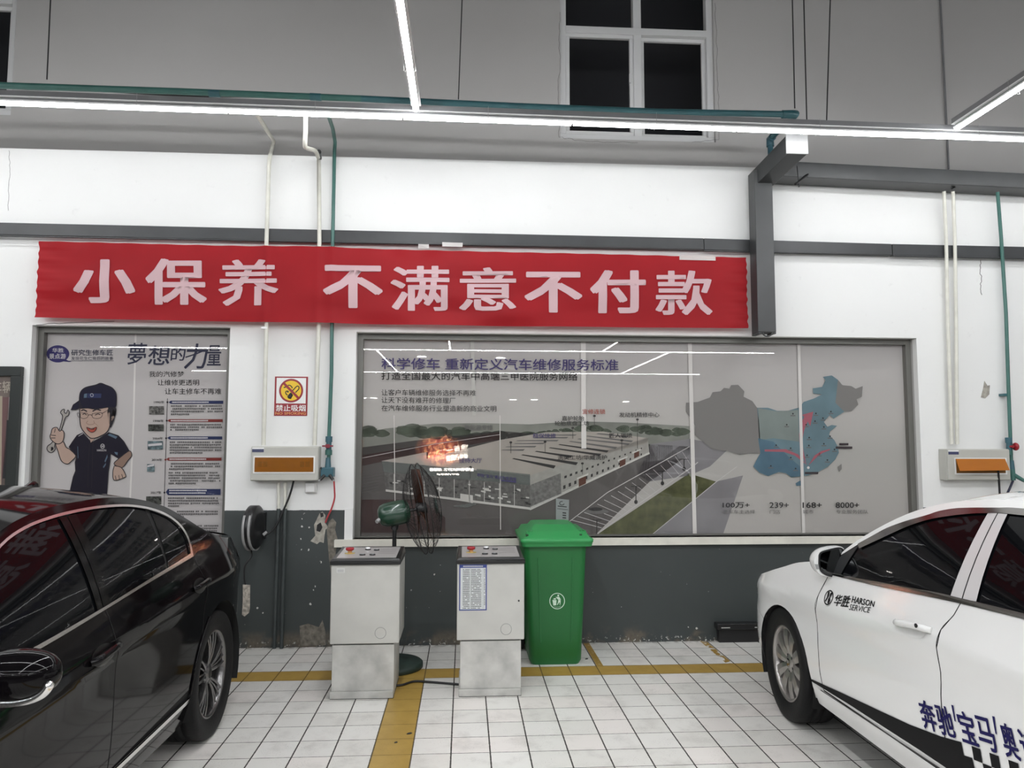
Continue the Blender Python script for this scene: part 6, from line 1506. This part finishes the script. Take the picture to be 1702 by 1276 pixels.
# door mirror
toW = lambda p: (p.y + 1.69, 3.17 - p.x, p.z)
md = 2.22; c6 = lambda x, y, dy=0.0: Vector(P(1340 + x / 7.975, 880 + y / 7.975, md)) + Vector((0, dy, 0))
outer = [(105, 410), (118, 365), (150, 315), (210, 268), (300, 236), (420, 220), (485, 238), (512, 300), (512, 480), (505, 650), (430, 638), (260, 622), (170, 580), (128, 520), (108, 455)]; outer = [(q.x, q.y) for q in smooth_path([Vector((a, b, 0)) for a, b in outer + outer[:1]], 3)][:-1]
for sd in (1, -1):
    fx = lambda p: (p[0], p[1] * sd, p[2])
    cen = c6(330, 430); base = [c6(*q) for q in outer]
    rings = []
    for f_, dy in ((1.0, 0), (1.0, .035), (.93, .065), (.75, .095), (.45, .115), (.1, .122)): rings.append([fx(toW(cen + (p - cen) * f_ + Vector((0, dy, 0)))) for p in base])
    mb = MB(); loft(mb, rings, M_WPAINT, True, True); mh = mb.build('door_mirror', root, weld=False)
    inner = [(q.x, q.y) for q in smooth_path([Vector((a, b, 0)) for a, b in [(160, 400), (165, 330), (200, 288), (320, 252), (430, 232), (480, 252), (503, 310), (500, 640), (420, 630), (290, 618), (195, 565), (162, 480), (160, 400)]], 4)][:-1]
    mb = MB(); mb.prism([fx(toW(c6(*q, -.006))) for q in inner], [a - b for a, b in zip(fx(toW(c6(0, 0, .006))), fx(toW(c6(0, 0, -.006))))], M_BLACKPL); mb.build('mirror_bezel', mh)
    gi = [(c[0] * .90 + 33, c[1] * .88 + 50) for c in inner]
    mb = MB(); mb.prism([fx(toW(c6(*q, -.0085))) for q in gi], [a - b for a, b in zip(fx(toW(c6(0, 0, -.006))), fx(toW(c6(0, 0, -.0085))))], mat('dark_mirror', (.09, .095, .095), .05, 1.0)); mb.build('mirror_glass', mh)
    mb = MB(); mb.prism([fx(toW(c6(*q, -.004))) for q in [(112, 455), (170, 458), (185, 520), (132, 522)]], [a - b for a, b in zip(fx(toW(c6(0, 0, .02))), fx(toW(c6(0, 0, -.004))))], M_GREYPL); mb.build('indicator', mh)
    a = c6(495, 600, .05); b = Vector((3.17 - wc.w(-.56, .94) + .02, -1.69 - .56, .935)); mb = MB().tube([fx(toW(a + Vector((-.02, 0, 0)))), fx(toW(a.lerp(b, .5))), fx(toW(b))], [.022, .022, .022], M_BLACKPL, 10); mb.build('mirror_arm', mh)

# ------------------------------------------------ black sedan, tail to the wall
root = thing('car', 'black sedan with bright window trim, parked tail to the wall at left', 'car', (-1.78, -4.59, 0), rotz=-PI / 2)
bc = Car(root, .93, [(.5, .86), (-.3, .905), (-.8, .93), (-1.1, .945), (-1.6, .97), (-2.3, 1.0), (-3.8, 1.03)],
         [(.15, -.085), (.23, -.058), (.32, -.036), (.44, -.022), (.58, -.015), (.70, -.012), (.775, -.006), (.805, 0), (.83, -.004), (.90, -.024), (1.0, -.06)],
         [(.92, .62), (.6, .72), (.3, .80), (0, .86), (-.3, .915), (-.55, .965), (-.7, 1.03), (-.9, 1.14), (-1.2, 1.265), (-1.38, 1.307), (-1.54, 1.326), (-1.7, 1.335), (-1.92, 1.338), (-2.14, 1.328), (-2.34, 1.298), (-2.5, 1.255), (-2.64, 1.19), (-2.82, 1.10), (-2.95, 1.058), (-3.1, 1.025), (-3.3, 1.005), (-3.6, .985), (-3.85, .96)],
         [(.92, .66), (.6, .79), (.3, .86), (0, .92), (-.3, .975), (-.7, 1.16), (-1.0, 1.305), (-1.2, 1.367), (-1.5, 1.409), (-1.9, 1.404), (-2.3, 1.364), (-2.65, 1.305), (-2.9, 1.215), (-3.2, 1.075), (-3.35, 1.045), (-3.6, 1.03), (-3.85, 1.0)],
         .12, [(.2, .84), (.35, .90), (.5, .90), (.65, .86), (.8, .78), (1.4, .5)], -2.88, [(.2, -3.74), (.4, -3.84), (.6, -3.87), (.8, -3.86), (.95, -3.80), (1.05, -3.76), (1.4, -3.5)], M_BPAINT)
gF = [(-.50, .335), (-.485, .5), (-.475, .7), (-.48, .82), (-.52, .90)]
gM = [(-1.628, .335), (-1.626, .45), (-1.621, .572), (-1.612, .75), (-1.602, .94)]
gR = [(-2.53, .998), (-2.565, .93), (-2.60, .85), (-2.585, .72), (-2.58, .574)]
U = [(-.60, .945), (-.8, 1.055), (-1.0, 1.16), (-1.217, 1.244), (-1.38, 1.281), (-1.538, 1.298), (-1.702, 1.306), (-1.917, 1.307), (-2.144, 1.294), (-2.338, 1.262), (-2.47, 1.218), (-2.545, 1.165), (-2.568, 1.11), (-2.555, 1.05), (-2.53, 1.004)]
Ui = [(-.66, .955), (-.8, 1.035), (-1.0, 1.14), (-1.205, 1.228), (-1.368, 1.265), (-1.524, 1.282), (-1.705, 1.290), (-1.923, 1.291), (-2.15, 1.277), (-2.32, 1.246), (-2.445, 1.203), (-2.512, 1.155), (-2.535, 1.105), (-2.525, 1.06), (-2.502, 1.030)]
gb = dict(fa=(0, .335, .375), ra=(-2.865, .335, .375), gapF=gF, gapM=gM, gapR=gR, door_arch=40, zsill=.335, Afoot=-.55, Cseam=-2.60, Cz=1.02, Cback=[(-2.56, 1.0)], Uend=[(-2.60, 1.005), (-2.535, 1.0)], U=U, Ui=Ui,
          belt_bot=[(-.50, .895), (-1.135, .917), (-1.583, .944), (-2.0, .972), (-2.535, 1.002)], belt_top=[(-.52, .908), (-1.118, .929), (-1.592, .955), (-2.0, .984), (-2.525, 1.020)],
          glassF=[(-.60, .92), (-.66, .96), (-.8, 1.04), (-1.0, 1.145), (-1.205, 1.233), (-1.368, 1.27), (-1.524, 1.287), (-1.61, 1.289), (-1.56, .955), (-1.118, .93)], glassR=[(-1.72, 1.294), (-1.923, 1.295), (-2.15, 1.281), (-2.295, 1.256), (-2.215, .999), (-2.0, .985), (-1.63, .955)],
          gF4=(-.56, -1.585, -.61, -1.655), gR4=(-1.60, -2.215, -1.67, -2.295), q4=(-2.235, -2.325), thin=.62,
          quarter=[(-2.325, 1.249), (-2.445, 1.206), (-2.515, 1.157), (-2.538, 1.105), (-2.528, 1.06), (-2.502, 1.026), (-2.235, 1.002)], pillars=[[(-1.605, 1.289), (-1.655, 1.291), (-1.585, .955), (-1.545, .952)], [(-1.662, 1.291), (-1.725, 1.293), (-1.645, .960), (-1.592, .957)]], pillar_mat=mat('gloss_black_panel', (.004, .004, .004), .12, spec=.1),
          trim=M_CHROME, belt_mat=M_CHROME, handles=[(-1.40, .800, -1.60, .815), (-2.415, .860, -2.60, .872)],
          wl=(0.0, -2.85), R=.332, rr=.222, tw=.215, tout=.905, hood=(lambda v: .84 - .25 * v * v, lambda v: -.30 - .25 * v * v), roof=(lambda v: -1.12 + .0 * v, lambda v: -2.66 + .08 * v * v), trunk=(lambda v: -3.20 + .16 * v * v, lambda v: -3.74))
build_car(bc, 'black', gb)
mb = MB(); zc = bc.Zc(-2.64); ring = [(-2.52, 0, zc + .02), (-2.58, 0, zc + .035), (-2.66, 0, zc + .068), (-2.675, 0, zc + .066), (-2.70, 0, zc - .01), (-2.54, 0, zc - .005)]
loft(mb, [[(a, -.022, b - .01) for a, _, b in ring], [(a, -.010, b) for a, _, b in ring], [(a, .010, b) for a, _, b in ring], [(a, .022, b - .01) for a, _, b in ring]], M_BPAINT); mb.build('antenna_fin', root)
toB = lambda p: (-4.59 - p.y, p.x + 1.78, p.z)
dm = 3.90; ec = P(18, 1119, dm); ex = (P(102, 1119, dm) - ec).length; ez = (P(18, 1077, dm) - ec).length
for sd in (1, -1):
    fx = lambda p: (p[0], p[1] * sd, p[2])
    def E3(a, b, k=1.0):                                    # rounded mirror shell
        sp = lambda v, e: math.copysign(abs(v) ** e, v)
        X = sp(math.cos(a), .75) * sp(math.cos(b), .8); Zv = sp(math.sin(a), .85) * sp(math.cos(b), .8); Y = sp(math.sin(b), .9)
        return ec + Vector((ex * X * k + .0, -.085 * Y * k if Y > 0 else -.05 * Y * k, ez * Zv * (1 - .25 * (X < 0) * abs(X)) * k))
    vs = []; na, nb = 40, 20
    for j in range(nb + 1):
        for i in range(na): vs.append(fx(toB(E3(2 * PI * i / na, -PI / 2 + PI * j / nb))))
    fs = [(j * na + i, j * na + (i + 1) % na, (j + 1) * na + (i + 1) % na, (j + 1) * na + i) for j in range(nb) for i in range(na)]
    mb = MB(); mb.add(vs, fs, M_BPAINT, True); mh = mb.build('door_mirror', root)
    pts = [fx(toB(E3(a, .42, 1.02))) for a in [-.10 - 2.5 * i / 24 for i in range(25)]]
    mb = MB().tube(pts, [.005] + [.0125] * 23 + [.004], M_CHROME, 8); mb.build('mirror_trim', mh)
    a = ec + Vector((-ex * .8, .02, -ez * .35)); b = Vector((-1.78 + bc.w(-.62, .95) - .02, -4.59 + .62, .94))
    mb = MB().tube([fx(toB(a)), fx(toB(a.lerp(b, .5))), fx(toB(b))], [.035, .035, .045], M_BLACKPL, 10); mb.build('mirror_arm', mh)
